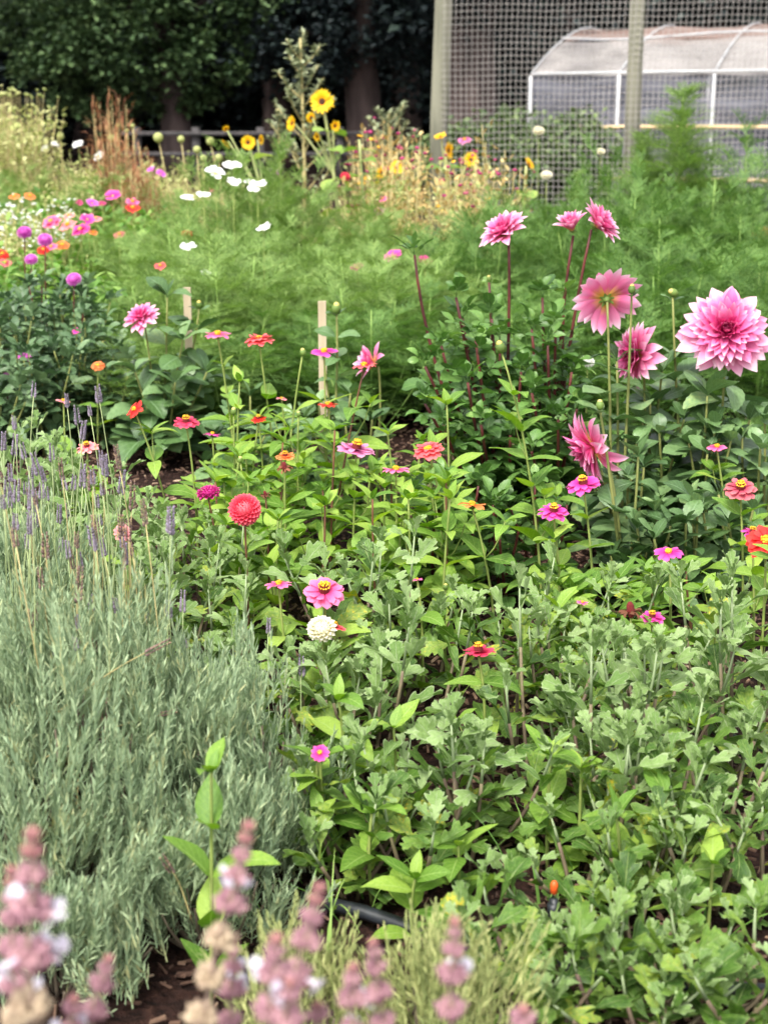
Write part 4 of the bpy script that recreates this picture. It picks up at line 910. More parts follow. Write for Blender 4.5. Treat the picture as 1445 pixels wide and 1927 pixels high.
# ------------------------------------------------------------------ feathery cosmos masses
CM = lib(4, lambda i: cosmos_mesh(.95, .36, 330, MT['cos'], L=.19)); CMD = lib(4, lambda i: cosmos_mesh(.95, .36, 360, MT['cosd'], L=.19)); CSP = lib(2, lambda i: cosmos_mesh(1.0, .2, 420, MT['cos'], True, L=.22))
CML = lib(3, lambda i: cosmos_mesh(.42, .26, 190, MT['cosd'], L=.13))
def rows(px0, px1, n, d, meshes, label, H, grp, dj=.25, edge=.0):
    for i in range(n):
        f = (i + .5) / n; px = px0 + (px1 - px0) * f + jit(10); h = H(f) if callable(H) else H; dd = d + jit(dj)
        cosmos_plant(PX(px, dd), dd, C(meshes), label, U(.8, 1.12), h * U(.78, 1.14) / .95, grp)
L1 = 'light green feathery cosmos plant in the patch before the sunflowers'; L2 = 'deep green feathery cosmos plant in the patch behind the pink dahlias'
G1 = 'feathery cosmos patch before the sunflowers'; G2 = 'feathery cosmos patch behind the dahlias'
rows(330, 800, 6, 8.6, CM, L1.replace('cosmos','tallest back-row cosmos'), lambda f: .80 + .20 * math.exp(-((f - .38) / .28) ** 2), G1)
rows(330, 800, 6, 7.8, CM, L1.replace('cosmos','third-row cosmos'), lambda f: .80 + .18 * math.exp(-((f - .45) / .3) ** 2), G1)
rows(300, 830, 6, 7.1, CM, L1.replace('cosmos','second-row cosmos'), lambda f: .68 + .12 * math.exp(-((f - .5) / .3) ** 2), G1)
rows(300, 830, 6, 6.5, CMD + CM, L1.replace('cosmos','low front-row cosmos'), .5, G1)
rows(240, 330, 2, 8.0, CM, L1, .6, G1)
rows(880, 1420, 7, 8.6, CMD, L2.replace('cosmos','tallest back-row cosmos'), lambda f: .84 + .16 * math.exp(-((f - .35) / .4) ** 2) + (.1 if f > .75 else 0), G2)
rows(860, 1430, 7, 7.8, CMD, L2.replace('cosmos','third-row cosmos'), lambda f: .86 + .10 * math.exp(-((f - .5) / .4) ** 2), G2)
rows(860, 1460, 7, 7.0, CMD, L2.replace('cosmos','second-row cosmos'), .72, G2)
rows(850, 1460, 7, 6.3, CMD, L2.replace('cosmos','low front-row cosmos'), .55, G2)
for px, d, py, lab, wd in ((1258, 8.4, 128, 'tallest feathery cosmos spire standing up before the greenhouse', 1.9), (1190, 8.5, 222, 'second feathery cosmos spire beside the fence post', 1.4), (1075, 8.6, 300, 'short feathery cosmos spire below the netting', .8), (1330, 8.5, 315, 'feathery cosmos tuft before the greenhouse rails', 1.2), (545, 8.6, 326, 'feathery cosmos tuft below the sunflowers', .7)):
    z = P(px, py, d).z; cosmos_plant(PX(px, d), d, C(CSP), lab, wd, z / 1.1 / wd)
rows(1050, 1460, 6, 5.7, CML, 'low feathery seedling cosmos at the foot of the dahlias', .32, 'low cosmos seedlings')
rows(1330, 1470, 3, 5.0, CML, 'low feathery seedling cosmos at the foot of the dahlias', .22, 'low cosmos seedlings')
rows(30, 330, 4, 9.4, CM, 'feathery green cosmos plant among the far field blooms', .62, 'cosmos of the far field')
rows(-20, 230, 5, 12.0, CM, 'feathery green cosmos plant among the far field blooms', .8, 'cosmos of the far field')

# ------------------------------------------------------------------ wooden stakes, drip pipes
for px, y0, d, lab in ((352, 541, 6.05, 'pale wooden stake beside the lone pink dahlia'), (606, 567, 5.6, 'pale wooden stake beside the yellow dahlia bud')):
    z = P(px, y0, d).z; mb = MB(); x = PX(px, d)
    M = Matrix.Translation((P(px, y0, d).x, d, 0)); mb.box((0, 0, z / 2 - .05), (.030, .018, z + .1)); mb.add([(-.015, -.009, -.1), (.015, -.009, -.1), (.015, .009, -.1), (-.015, .009, -.1), (0, 0, -.18)], [(0, 1, 4), (1, 2, 4), (2, 3, 4), (3, 0, 4)])
    o = O('wooden_stake', mb.build('wooden_stake', MT['stake'], smooth=False)); o.location = (P(px, y0, d).x, d, 0); tag(o, lab, 'stake', 'wooden stakes')
def pipe(pts, r, label):
    o = O('irrigation_pipe', MB().tube(pts, r, n=8).build('irrigation_pipe', MT['black'])); tag(o, label, 'pipe', 'black irrigation pipes')
def GP(px, py, z=.012):     # ground point under a pixel
    v = (px - 722.5) / FPX; u = (963.5 - py) / FPX; dy = math.cos(PITCH) + u * math.sin(PITCH); dz = -math.sin(PITCH) + u * math.cos(PITCH); k = (z - CAM_H) / dz
    return Vector((v * k, dy * k, z))
pipe([GP(1330, 1372), GP(1390, 1395), GP(1450, 1415), GP(1600, 1450)], .013, 'black irrigation pipe lying on the soil beside the chrysanthemums')
pipe([GP(150, 776), GP(240, 778), GP(300, 782), GP(420, 792)], .011, 'black irrigation pipe crossing the soil behind the zinnias')
pipe([GP(560, 1690), GP(680, 1715), GP(900, 1790), GP(1200, 1850), GP(1500, 1870)], .014, 'black irrigation pipe running under the chrysanthemum leaves')
p = GP(1050, 1800, 0); t = thing('drip_stake', 'black drip irrigation stake with orange tip', 'drip stake', p)
H = P(1036, 1672, p.y).z
O('stake_body', MB().tube([(0, 0, -.05), (-.005, 0, H * .5), (-.012, 0, H - .02)], .010, .008, 8).tube([(-.011, 0, H - .06), (-.012, 0, H - .03)], .0115, .011, 8).build('stake_body', MT['black']), t)
O('tip', MB().lathe([(.002, H - .01), (.007, H - .008), (.007, H + .008), (.004, H + .014), (.0005, H + .015)], 8, 0, Matrix.Translation((-.012, 0, 0))).build('tip', MT['orange']), t)

# ================================================================== DAHLIAS
def S(px, py, d, **k): return dict(top=P(px, py, d), **k)
def MP(px, py, d): return P(px, py, d)
NO = Vector
dahlia((PX(1305, 4.7), 4.7), 'large pink dahlia with full round bloom facing outward', [
    S(1362, 626, 4.65, kind='bloom', rad=size(164, 4.65) / 2, nrm=(-.1, -1, .38), n=150, leaf_to=.82, mid=MP(1370, 850, 4.65), ragged=.05),
    S(1265, 560, 4.85, kind='bud', rad=.021, leaf_to=.8, nrm=(-.8, -.3, .5), mid=MP(1272, 800, 4.8)),
    S(1330, 745, 4.6, leaf_to=.9), S(1410, 790, 4.75, leaf_to=.9)], leaf=.225, dens=.075)
dahlia((PX(1150, 4.6), 4.6), 'pink dahlia showing the yellow back of its wide bloom', [
    S(1142, 568, 4.6, kind='bloom', rad=size(128, 4.6) / 2, nrm=(-.12, .93, .38), n=84, leaf_to=.74, mid=MP(1150, 800, 4.6)),
    S(1188, 552, 4.55, kind='bud', rad=.018, leaf_to=.0), S(1160, 680, 4.7, leaf_to=.9)], leaf=.16, dens=.09)
dahlia((PX(1215, 4.75), 4.8), 'pink dahlia with its bloom turned sideways', [
    S(1211, 668, 4.75, kind='bloom', rad=size(124, 4.75) / 2, nrm=(-.93, -.32, .12), n=100, leaf_to=.72, open=.85, mid=MP(1212, 800, 4.75)),
    S(1245, 700, 4.8, leaf_to=.9)], leaf=.18, dens=.09)
dahlia((PX(1165, 4.25), 4.25), 'tattered pink dahlia drooping behind its own green stem', [
    S(1128, 835, 4.28, kind='bloom', rad=size(150, 4.3) / 2, nrm=(-.7, -.2, -.3), n=70, ragged=.4, open=.85, leaf_to=.0, mid=MP(1160, 880, 4.25)),
    S(1128, 770, 4.2, kind='bud', rad=.018, leaf_to=.55, mid=MP(1150, 900, 4.2)), S(1200, 860, 4.3, leaf_to=.95)], leaf=.16, dens=.08)
dahlia((PX(950, 4.9), 4.9), 'bushy dahlia with dark red stems and a shaggy pink bloom on top', [
    S(957, 448, 4.95, kind='bloom', rad=size(96, 4.95) / 2, nrm=(-.55, -.35, .75), n=84, open=.66, leaf_to=.55, leaf=.12, mid=MP(962, 700, 4.95)),
    S(858, 560, 4.8, leaf_to=.9), S(920, 530, 5.0, kind='bud', rad=.014, leaf_to=.85), S(800, 690, 4.7, leaf_to=.9), S(880, 720, 4.6, leaf_to=.95), S(780, 480, 5.0, leaf_to=.5, mid=MP(800, 700, 5.0)),
    S(905, 800, 4.55, leaf_to=.95), S(895, 640, 4.75, leaf_to=.95), S(830, 650, 4.75, leaf_to=.95), S(870, 600, 4.9, leaf_to=.95), S(925, 600, 4.9, leaf_to=.95), S(980, 700, 4.75, leaf_to=.95), S(800, 760, 4.65, leaf_to=.95), S(835, 800, 4.6, leaf_to=.95), S(960, 820, 4.6, leaf_to=.95), S(940, 640, 4.85, leaf_to=.9)], lib=DAHR_L, leaf=.17, stemmat='dahred', dens=.055, r=.0075)
dahlia((PX(1040, 4.95), 4.95), 'dark red-stemmed dahlia with twin pink blooms side by side on top', [
    S(1112, 432, 5.0, kind='bloom', rad=size(96, 5.0) / 2, nrm=(.75, -.3, .7), n=80, open=.62, leaf_to=.45, leaf=.12, mid=MP(1055, 690, 5.0)),
    S(1078, 443, 5.0, kind='bloom', rad=size(78, 5.0) / 2, nrm=(-.25, -.2, .9), n=50, closed=True, leaf_to=.6, leaf=.12, mid=MP(1035, 700, 5.0)),
    S(1030, 650, 4.8, leaf_to=.95), S(1075, 700, 4.8, leaf_to=.95), S(1000, 740, 4.7, leaf_to=.95), S(1050, 790, 4.65, leaf_to=.95), S(1020, 560, 4.95, leaf_to=.95), S(1045, 610, 4.85, leaf_to=.95), S(1000, 620, 4.9, leaf_to=.95), S(1085, 770, 4.7, leaf_to=.95), S(1000, 850, 4.5, leaf_to=.95), S(1060, 560, 5.0, leaf_to=.85)], lib=DAHR_L, leaf=.165, stemmat='dahred', dens=.055, r=.0075)
dahlia((PX(300, 5.9), 5.9), 'lone pink dahlia leaning over broad dark leaves by the stake', [
    S(272, 606, 5.85, kind='bloom', rad=size(72, 5.85) / 2, nrm=(-.35, -.5, .8), n=70, open=.85, leaf_to=.5, mid=MP(290, 720, 5.85)),
    S(315, 560, 5.9, leaf_to=.9), S(375, 580, 5.9, kind='bud', rad=.02, leaf_to=.92, mid=MP(365, 700, 5.9)), S(345, 640, 5.8, leaf_to=.95), S(330, 720, 5.7, leaf_to=.95), S(390, 700, 5.8, leaf_to=.95), S(255, 700, 5.8, leaf_to=.9)], leaf=.21, dens=.08)
dahlia((PX(690, 5.2), 5.2), 'half-open pink dahlia turned aside behind the zinnias', [
    S(712, 690, 5.15, kind='bloom', rad=size(84, 5.15) / 2, nrm=(-.75, -.2, .45), n=34, open=.5, ragged=.25, leaf_to=.5, mid=MP(725, 800, 5.15)), S(700, 790, 5.1, leaf_to=.95), S(650, 800, 5.1, leaf_to=.95)], leaf=.13, dens=.08)
dahlia((PX(632, 5.4), 5.4), 'dahlia with a yellow bud beside the wooden stake', [
    S(633, 590, 5.4, kind='bud', rad=.026, leaf_to=.85, mid=MP(640, 720, 5.4)), S(610, 680, 5.4, leaf_to=.9), S(600, 760, 5.3, leaf_to=.95), S(660, 740, 5.35, leaf_to=.95)], leaf=.14, dens=.08)
DLM = [('large round pink dahlia', 1362, 4.65), ('sideways pink dahlia', 1211, 4.75), ('tattered pink dahlia', 1128, 4.28), ('twin-bloom dahlia', 1050, 4.95), ('shaggy-bloom dahlia', 950, 4.9), ('lone pink dahlia', 300, 5.9), ('yellow-bud dahlia', 633, 5.4)]
def near_dahlia(px, d):
    n = min(DLM, key=lambda l: (PX(px, d) - PX(l[1], l[2])) ** 2 + (d - l[2]) ** 2)
    return ('before the ' if d < n[2] - .15 else 'behind the ' if d > n[2] + .15 else 'beside the ') + n[0]
for i, (px, d, py) in enumerate(((1240, 4.75, 760), (1330, 4.6, 800), (1430, 4.6, 790), (1180, 4.5, 850), (480, 5.6, 760), (560, 5.5, 780), (440, 5.4, 790), (820, 4.3, 900), (1010, 4.3, 920), (1230, 4.15, 960), (1290, 4.2, 930), (1180, 4.2, 1010), (1370, 4.3, 930), (940, 4.2, 960), (880, 4.3, 930))):
    dahlia((PX(px, d), d), 'broad-leaved flowerless dahlia plant ' + near_dahlia(px, d), [S(px + jit(20), py + jit(15), d, leaf_to=.96), S(px + 40 + jit(20), py + 30, d - .05, leaf_to=.96), S(px - 45 + jit(15), py + 35, d, leaf_to=.96), S(px, py + 55, d - .12, leaf_to=.96)], lib=DAH_L if px > 1100 or px < 600 else DAHR_L, leaf=.15 if px > 1100 or px < 600 else .155, stemmat='dahstem' if px > 1100 or px < 600 else 'dahred', dens=.07, group='flowerless dahlias')
# purple pompon dahlias
pom = [(47, 435, 7.2, 27), (86, 449, 7.15, 27), (60, 486, 7.1, 23), (140, 523, 6.8, 27), (48, 673, 6.2, 26), (12, 706, 6.0, 14), (147, 700, 6.1, 0), (180, 560, 6.7, 0)]
PL = [(40, 7.1, [0, 2], 'dark-leaved dahlia with two magenta pompon blooms on thin stalks'), (100, 7.0, [1], 'dark-leaved dahlia with one magenta pompon on a thin stalk'), (135, 6.75, [3], 'dark-leaved dahlia with a magenta pompon standing over the leaf edge'), (40, 6.15, [4, 5], 'dark-leaved dahlia with low magenta pompon above the lavender')]
for px, d, ids, lab in PL:
    st = [S(pom[i][0], pom[i][1] + pom[i][3] * .45, pom[i][2], kind='pom', rad=size(pom[i][3], pom[i][2]) / 2, leaf_to=.62) for i in ids]
    for q in range(6): st.append(S(px + jit(75), {7: 560, 6: 600}[int(d)] + U(-40, 70) + (60 if d < 6.5 else 0), d + jit(.15), leaf_to=.95, mat='dahstem' if q % 2 else 'dahred'))
    dahlia((PX(px, d), d), lab, st, lib=DAHP_L, leaf=.17, dens=.06, stemmat='dahred', r=.005, group='pompon dahlias')
for px, d, py in ((-20, 6.8, 600), (70, 6.5, 600), (180, 6.5, 600), (150, 6.2, 650), (90, 6.0, 670), (20, 6.4, 620), (200, 6.2, 690), (-10, 5.9, 700), (140, 6.9, 545)):
    dahlia((PX(px, d), d), 'dark blue-green dahlia foliage plant around the pompon stems', [S(px + jit(60), py + U(-25, 60), d + jit(.1), leaf_to=.97) for _ in range(6)], lib=DAHP_L, leaf=.165, dens=.06, stemmat='dahstem', r=.005, group='dark dahlia foliage plants')
# ================================================================== ZINNIAS
Z = [  # px, py, d, width px, kind, colour, label, base px, options
 (410, 634, 5.0, 46, 'single', 'pink', 'pink and yellow zinnia on a long bare stem beside the stake', 455, {}),
 (488, 645, 4.8, 52, 'double', 'coral', 'coral red double zinnia on a long stem behind the others', 540, {}),
 (610, 667, 4.8, 48, 'single', 'magenta', 'flat magenta zinnia on a straight stem before the stake', 617, {}),
 (685, 693, 4.5, 46, 'single', 'coral', 'coral zinnia in front of the half-open pink dahlia', 615, dict(red=True)),
 (351, 800, 4.25, 47, 'cone', 'crimson', 'crimson zinnia with a tall yellow-tipped cone behind the lavender', 372, {}),
 (254, 774, 4.4, 36, 'single', 'red', 'red and yellow zinnia tilted on a slanting stem', 340, dict(tilt=Vector((-.55, -.45, .7)))),
 (400, 820, 4.5, 30, 'single', 'magenta', 'small magenta zinnia beside the crimson cone', 412, {}),
 (393, 940, 3.85, 40, 'pom', 'magenta', 'magenta double zinnia on a dark stem beside the coral pompon', 430, dict(red=True)),
 (461, 976, 3.55, 54, 'pom', 'coral', 'round coral pink pompon zinnia', 470, dict(red=True, tilt=Vector((-.1, -.75, .65)))),
 (525, 1104, 3.25, 50, 'single', 'pink', 'flat pink zinnia low among grey-green leaves', 560, {}),
 (610, 1122, 3.2, 78, 'cone', 'pink', 'large pink zinnia with yellow cone half hidden by leaves', 615, dict(tilt=Vector((.05, -.4, 1)))),
 (606, 1198, 3.12, 50, 'pom', 'cream', 'cream white double zinnia low in the leaves', 600, dict(tilt=Vector((0, -.5, 1)))),
 (630, 1186, 3.18, 42, 'cone', 'coral', 'coral zinnia tucked behind the cream one', 634, {}),
 (602, 1420, 2.58, 36, 'single', 'magenta', 'tiny vivid magenta bloom low in the near bed', 622, dict(tilt=Vector((-.1, -.6, .8)))),
 (900, 1232, 3.0, 62, 'cone', 'crimson', 'crimson zinnia with dark cone among the chrysanthemum tops', 905, {}),
 (888, 955, 3.75, 50, 'single', 'orange', 'orange zinnia on a slender stem', 935, {}),
 (745, 889, 4.0, 50, 'single', 'pink', 'pink zinnia with yellow centre on a straight stem', 745, {}),
 (806, 853, 4.1, 56, 'double', 'coral', 'coral pink zinnia with wavy petals and yellow centre', 858, {}),
 (670, 853, 4.15, 66, 'cone', 'mauve', 'wide mauve zinnia with dark centre', 660, {}),
 (537, 862, 4.3, 34, 'cone', 'orange', 'orange-red zinnia above a withered brown head', 545, {}),
 (536, 885, 4.1, 36, 'dead', 'red', 'withered brown zinnia head below the orange one', 540, {}),
 (1097, 918, 3.9, 62, 'cone', 'magenta', 'magenta zinnia with yellow crown below the tattered dahlia', 1120, {}),
 (1041, 969, 3.7, 57, 'cone', 'magenta', 'magenta zinnia with yellow crown on a straight pale stem', 1070, {}),
 (1257, 1045, 3.5, 53, 'single', 'magenta', 'flat bright magenta zinnia on a pale green stem', 1250, {}),
 (1348, 845, 4.4, 38, 'single', 'pink', 'small bright pink zinnia under the large dahlia', 1375, {}),
 (1392, 926, 4.0, 60, 'cone', 'dusty', 'dusty crimson zinnia with ragged petals', 1400, dict(tilt=Vector((-.1, -.45, 1)))),
 (1440, 1026, 3.5, 74, 'double', 'red', 'large scarlet double zinnia at the bed edge', 1430, dict(tilt=Vector((-.25, -.55, .9)))),
 (1414, 1006, 3.7, 40, 'cone', 'magenta', 'magenta zinnia peeping out behind the scarlet one', 1420, {}),
 (1186, 1157, 3.3, 56, 'dead', 'red', 'withered red-brown zinnia head beside a magenta one', 1170, {}),
 (1226, 1166, 3.35, 46, 'cone', 'magenta', 'magenta zinnia beside the withered red-brown head', 1235, {}),
 (941, 655, 4.0, 26, 'bud', 'peach', 'tall zinnia with a peach bud on a long pale stem', 1022, dict(mid=P(1010, 860, 4.0), tilt=Vector((-.35, -.1, 1)))),
 (785, 1092, 3.4, 20, 'single', 'pink', 'small pink zinnia bud opening between grey leaves', 790, {}),
 (487, 791, 4.6, 28, 'cone', 'red', 'small red zinnia with brown centre behind bright leaves', 500, {}),
 (617, 765, 4.75, 36, 'single', 'red', 'bright red zinnia half hidden under a green leaf', 625, {}),
 (570, 664, 4.6, 16, 'bud', 'cream', 'zinnia with a pale closed bud', 530, {}),
 (452, 866, 4.2, 14, 'bud', 'cream', 'zinnia bud above the coral pompon', 470, {}),
 (562, 780, 4.4, 12, 'bud', 'cream', 'tiny zinnia bud behind the bright leaves', 570, {}),
 (440, 775, 4.45, 16, 'bud', 'cream', 'zinnia bud beside the crimson cone flower', 450, {}),
 (500, 934, 4.0, 24, 'dead', 'red', 'small shrivelled zinnia head in the leafy clump', 505, dict(red=True)),
 (838, 1105, 3.5, 14, 'bud', 'cream', 'yellow-green zinnia bud standing in grey-green leaves', 843, {}),
 (530, 752, 4.7, 20, 'single', 'salmon', 'small salmon zinnia before the yellow dahlia bud', 545, {}),
 (120, 757, 4.6, 26, 'single', 'salmon', 'pale salmon bloom standing behind the lavender spikes', 125, {}),
 (165, 846, 4.1, 40, 'cone', 'salmon', 'faded salmon bloom among round grey leaves', 165, {}),
 (232, 1006, 3.5, 34, 'cone', 'salmon', 'crumpled salmon bloom beside the lavender', 235, dict(tilt=Vector((.4, -.6, .4)))),
 (1095, 1136, 3.4, 22, 'single', 'pink', 'small pink bloom tucked under a bright zinnia leaf', 1098, {}),
]
for px, py, d, w_, kind, col, lab, bpx, kw in Z:
    q = P(px, py, d); HEADS.append((q.x, q.y, q.z, size(w_, d) / 2))
q = P(1038, 1725, 2.33); HEADS.append((q.x, q.y, q.z, .015))
for px, py, d, w_, kind, col, lab, bpx, kw in Z:
    zinnia(P(px, py, d), (PX(bpx, d), d + .02), size(w_, d) * 1.12, kind, col, lab, group=None, leafL=.1 if d > 3.9 else .09, **kw)
LMK = [('large pink cone zinnia', 610, 3.2), ('cream zinnia', 606, 3.12), ('crimson cone zinnia', 900, 3.0), ('orange zinnia', 888, 3.75), ('flat magenta zinnia', 1257, 3.5), ('scarlet zinnia', 1440, 3.5), ('tiny magenta bloom', 602, 2.58),
       ('withered red-brown zinnia', 1186, 3.3), ('orange-tipped drip stake', 1040, 2.33), ('coral pompon zinnia', 461, 3.55), ('yellow-centred pink zinnia', 745, 4.0), ('wide mauve zinnia', 670, 4.15), ('coral pink wavy zinnia', 806, 4.1), ('yellow-crowned magenta zinnia', 1041, 3.7), ('small yellowish shrub', 820, 1.9), ('black pipe', 1400, 3.2)]
def near(x, y):
    bst = min(LMK, key=lambda l: (x - PX(l[1], l[2])) ** 2 + (y - l[2]) ** 2); dy = y - bst[2]; dx = x - PX(bst[1], bst[2])
    return ('just before the ' if dy < -.12 else 'just behind the ' if dy > .12 else 'close beside the ') + bst[0]
# leafy zinnias without flowers that fill the bright clump and the bed
fill = []
for i in range(40): fill.append((U(400, 850), U(3.7, 4.7), U(770, 940)))
for i in range(9): fill.append((U(960, 1140), U(3.4, 3.9), U(980, 1120)))
for i in range(5): fill.append((U(1200, 1440), U(3.5, 3.9), U(1090, 1180)))
for px, d, py in fill:
    top = P(px + jit(20), py + (4.2 - d) * 130, d)
    top.z = max(.2, clear_h(top.x, top.y, top.z, .06))
    zinnia(top, (PX(px, d), d), .05, None, None, 'bright green flowerless leafy zinnia ' + near(PX(px, d), d), leafL=.098, group='flowerless leafy zinnias', red=random.random() < .3)
for px, d, z in ((740, 2.75, .24), (1030, 2.62, .24), (1085, 2.6, .22), (1150, 2.45, .2), (1240, 2.5, .22), (1300, 2.75, .24), (640, 2.75, .3), (700, 2.5, .18), (600, 2.6, .24), (1330, 2.35, .16), (400, 2.16, .42), (860, 2.45, .14), (780, 2.35, .13)):
    if px == 400: lab, grp = 'lone bright green zinnia shoot standing before the lavender', None
    else: lab, grp = 'young broad-leaved zinnia low ' + near(PX(px, d), d), 'young zinnias in the near bed'
    zinnia(Vector((PX(px, d), d, z)) if px != 400 else P(398, 1455, d), (PX(px, d) if px != 400 else P(390, 1700, d).x, d), .04, None, None, lab, leafL=.1 if px != 400 else .088, group=grp, side=False, el=(8, 38) if px != 400 else (35, 68))

# ================================================================== CHRYSANTHEMUMS
ML = 'grey-green lobed-leaf chrysanthemum plant in the near bed'
random.seed(21)
for d, x0, x1, n, H in ((2.05, 1000, 1560, 6, .15), (2.25, 900, 1500, 7, .19), (2.45, 620, 1500, 9, .23), (2.7, 640, 1500, 8, .31), (2.95, 590, 1500, 8, .39), (3.2, 520, 1480, 8, .42), (3.45, 470, 1330, 8, .40)):
    for i in range(n):
        px = x0 + (x1 - x0) * (i + .5) / n + jit(32); dd = d + jit(.09)
        h = H * U(.62, 1.15)
        if (px > 1270 and 2.55 < dd < 3.3 and i % 2) or random.random() < (.4 if d < 2.5 else .1): continue
        mum((PX(px, dd), dd), h, 4 if d < 2.6 else random.choice((2, 3, 4)), ('low ' if h < .25 else '') + 'grey-green lobed-leaf chrysanthemum ' + near(PX(px, dd), dd), spread=.15, leaf=U(.085, .115), young=.05 if d < 2.5 else random.choice((.12, .2, .3)))
for px, d, h in ((330, 3.45, .36), (420, 3.3, .36), (470, 3.05, .30), (370, 3.7, .42), (280, 3.7, .44), (420, 3.75, .40), (510, 2.85, .22), (230, 3.5, .40)):
    mum((PX(px, d), d), h, 5, 'green chrysanthemum plant between the lavender and the coral pompon', spread=.14, group='chrysanthemums beside the lavender', young=.3)
for px, d, h in ((90, 4.3, .44), (150, 4.2, .42), (40, 4.4, .46), (200, 4.1, .40), (110, 3.9, .40), (190, 3.8, .40), (30, 4.0, .4), (240, 4.0, .34)):
    mum((PX(px, d), d), h, 5, 'silvery round-leaved plant behind the tall lavender spikes', spread=.15, leaf=.095, group='silvery plants behind the lavender', young=.6)
for px, d, z in ((1385, 2.95, .52), (1120, 2.8, .44), (1190, 2.9, .46), (1160, 2.62, .33), (870, 2.62, .36), (700, 3.0, .44)):
    mum((PX(px, d), d), z, 3, 'tall pale-topped chrysanthemum shoot ' + near(PX(px, d), d), spread=.10, leaf=.1, group='tall chrysanthemum shoots', young=.7)

# ================================================================== LAVENDER
random.seed(33)
SPR = [sprig(.13 * q, 26, .034, .0021, i) for i, q in enumerate((1, .85, 1.15, 1.0))]
def flower_spike(n=26, L=.05, mat=None):
    mb = MB()
    for i in range(n):
        z = L * i / n; a = i * 2.1
        M = LM(Vector((math.sin(a) * .0035, math.cos(a) * .0035, z)), a, R(62), 0, U(.8, 1.2) * (1 - .35 * i / n))
        mb.lathe([(.0012, 0), (.0030, .004), (.0026, .008), (.0006, .0095)], 5, 0, M @ Matrix.Rotation(-math.pi / 2, 4, 'X'))
    return mb.build('flower_spike', mat)
FSP = [flower_spike(26, .05, MT['lavfl']), flower_spike(20, .04, MT['lavfl']), flower_spike(30, .065, MT['lavdead']), flower_spike(22, .05, MT['lavdead'])]
def lavender(cx, cy, a, b, h, n, label, stems, mat='lav', tp=SPR, group='lavender bushes', name='lavender_bush', wood=26):
    t = thing(name, label, 'lavender' if mat == 'lav' else 'shrub', (cx, cy, 0), group)
    V, F, T, mi = cat_np(shrub_np(0, 0, a, b, h, n, tp)); f = O('foliage', build_np('lavender_foliage', V, F, T, MT[mat], mi), t); f['kind'] = 'stuff'
    wd = MB()
    for i in range(wood):
        th = i * 2.4; q = math.sqrt((i + .5) / wood); e = Vector((math.cos(th) * a * q * .9, math.sin(th) * b * q * .9, h * (.75 - .35 * q * q)))
        wd.tube(bez((e.x * .2, e.y * .2, -.01), (e.x * .8, e.y * .8, e.z * .4), e, 5), .0045, .002, 5)
    O('branch', wd.build('branch', MT['lavwood']), t)['kind'] = 'stuff'
    for (top, foot, k) in stems:
        tl = top - Vector((cx, cy, 0)); ft = foot - Vector((cx, cy, 0)); pts = bez(ft, ft.lerp(tl, .5) + Vector((jit(.015), jit(.015), .02)), tl, 6)
        s = stem_part(t, pts, .0013, .0011, MT['lavstem'] if k < 2 else MT['strawstem'], 'flower_stem', 5)
        d = (pts[-1] - pts[-2]).normalized(); O('flower_spike', FSP[k], s, face_to(pts[-1] - d * .004, d, U(0, 6), U(.6, 1.1)))
    return t
def lstems(n, px0, px1, y0, y1, d0, d1, kinds):
    out = []
    for i in range(n):
        px = U(px0, px1); d = U(d0, d1); py = U(y0, y1); top = P(px, py, d); out.append((top, Vector((top.x + jit(.05), d + jit(.05), max(.12, top.z - U(.32, .42)))), C(kinds)))
    return out
lavender(PX(165, 2.7), 2.6, .41, .52, .52, 2900, 'large grey-green lavender bush with tall flower spikes', lstems(26, -10, 250, 820, 1080, 2.85, 3.15, (0, 1, 0, 2)) + lstems(18, 20, 330, 980, 1220, 2.6, 2.95, (0, 2, 3, 1)) + lstems(6, 60, 300, 1240, 1420, 2.45, 2.6, (2, 3)) + lstems(26, -10, 200, 900, 1240, 2.5, 2.85, (1, 3, 1)) +
         [(P(275, 1228, 2.55), P(110, 1340, 2.5), 2), (P(305, 1345, 2.5), P(60, 1440, 2.45), 3), (P(345, 1150, 2.9), P(350, 1330, 2.85), 0), (P(350, 1218, 2.85), P(362, 1350, 2.8), 1), (P(505, 1190, 2.9), P(512, 1420, 2.85), 0), (P(566, 1270, 2.9), P(570, 1450, 2.85), 1), (P(325, 1640, 2.2), P(360, 1730, 2.2), 3)])
lavender(PX(40, 3.25), 3.25, .34, .34, .50, 1300, 'lavender bush with long pale stems standing behind the larger one', lstems(30, -20, 230, 745, 1000, 3.1, 3.5, (0, 1, 1)))
lavender(PX(470, 2.65), 2.62, .15, .2, .40, 420, 'small lavender bush at the edge of the large one', [])
lavender(PX(395, 2.32), 2.34, .14, .14, .25, 260, 'low lavender sprigs at the foot of the large bush', [], group=None)
lavender(PX(110, 2.2), 2.2, .2, .13, .17, 330, 'low lavender tuft on the soil behind the thick basil spike', [], group=None)
SPY = [sprig(.12, 14, .026, .002, 7), sprig(.10, 12, .024, .002, 8)]
lavender(PX(820, 1.85), 1.87, .17, .14, .30, 480, 'yellowish narrow-leaved shrub behind the basil spikes', [], 'lavy', SPY, None, 'narrow_leaved_shrub', 18)
lavender(PX(560, 1.9), 1.95, .11, .1, .25, 190, 'small pale narrow-leaved shrub beside the yellowish one', [], 'lavy', SPY, None, 'narrow_leaved_shrub', 12)

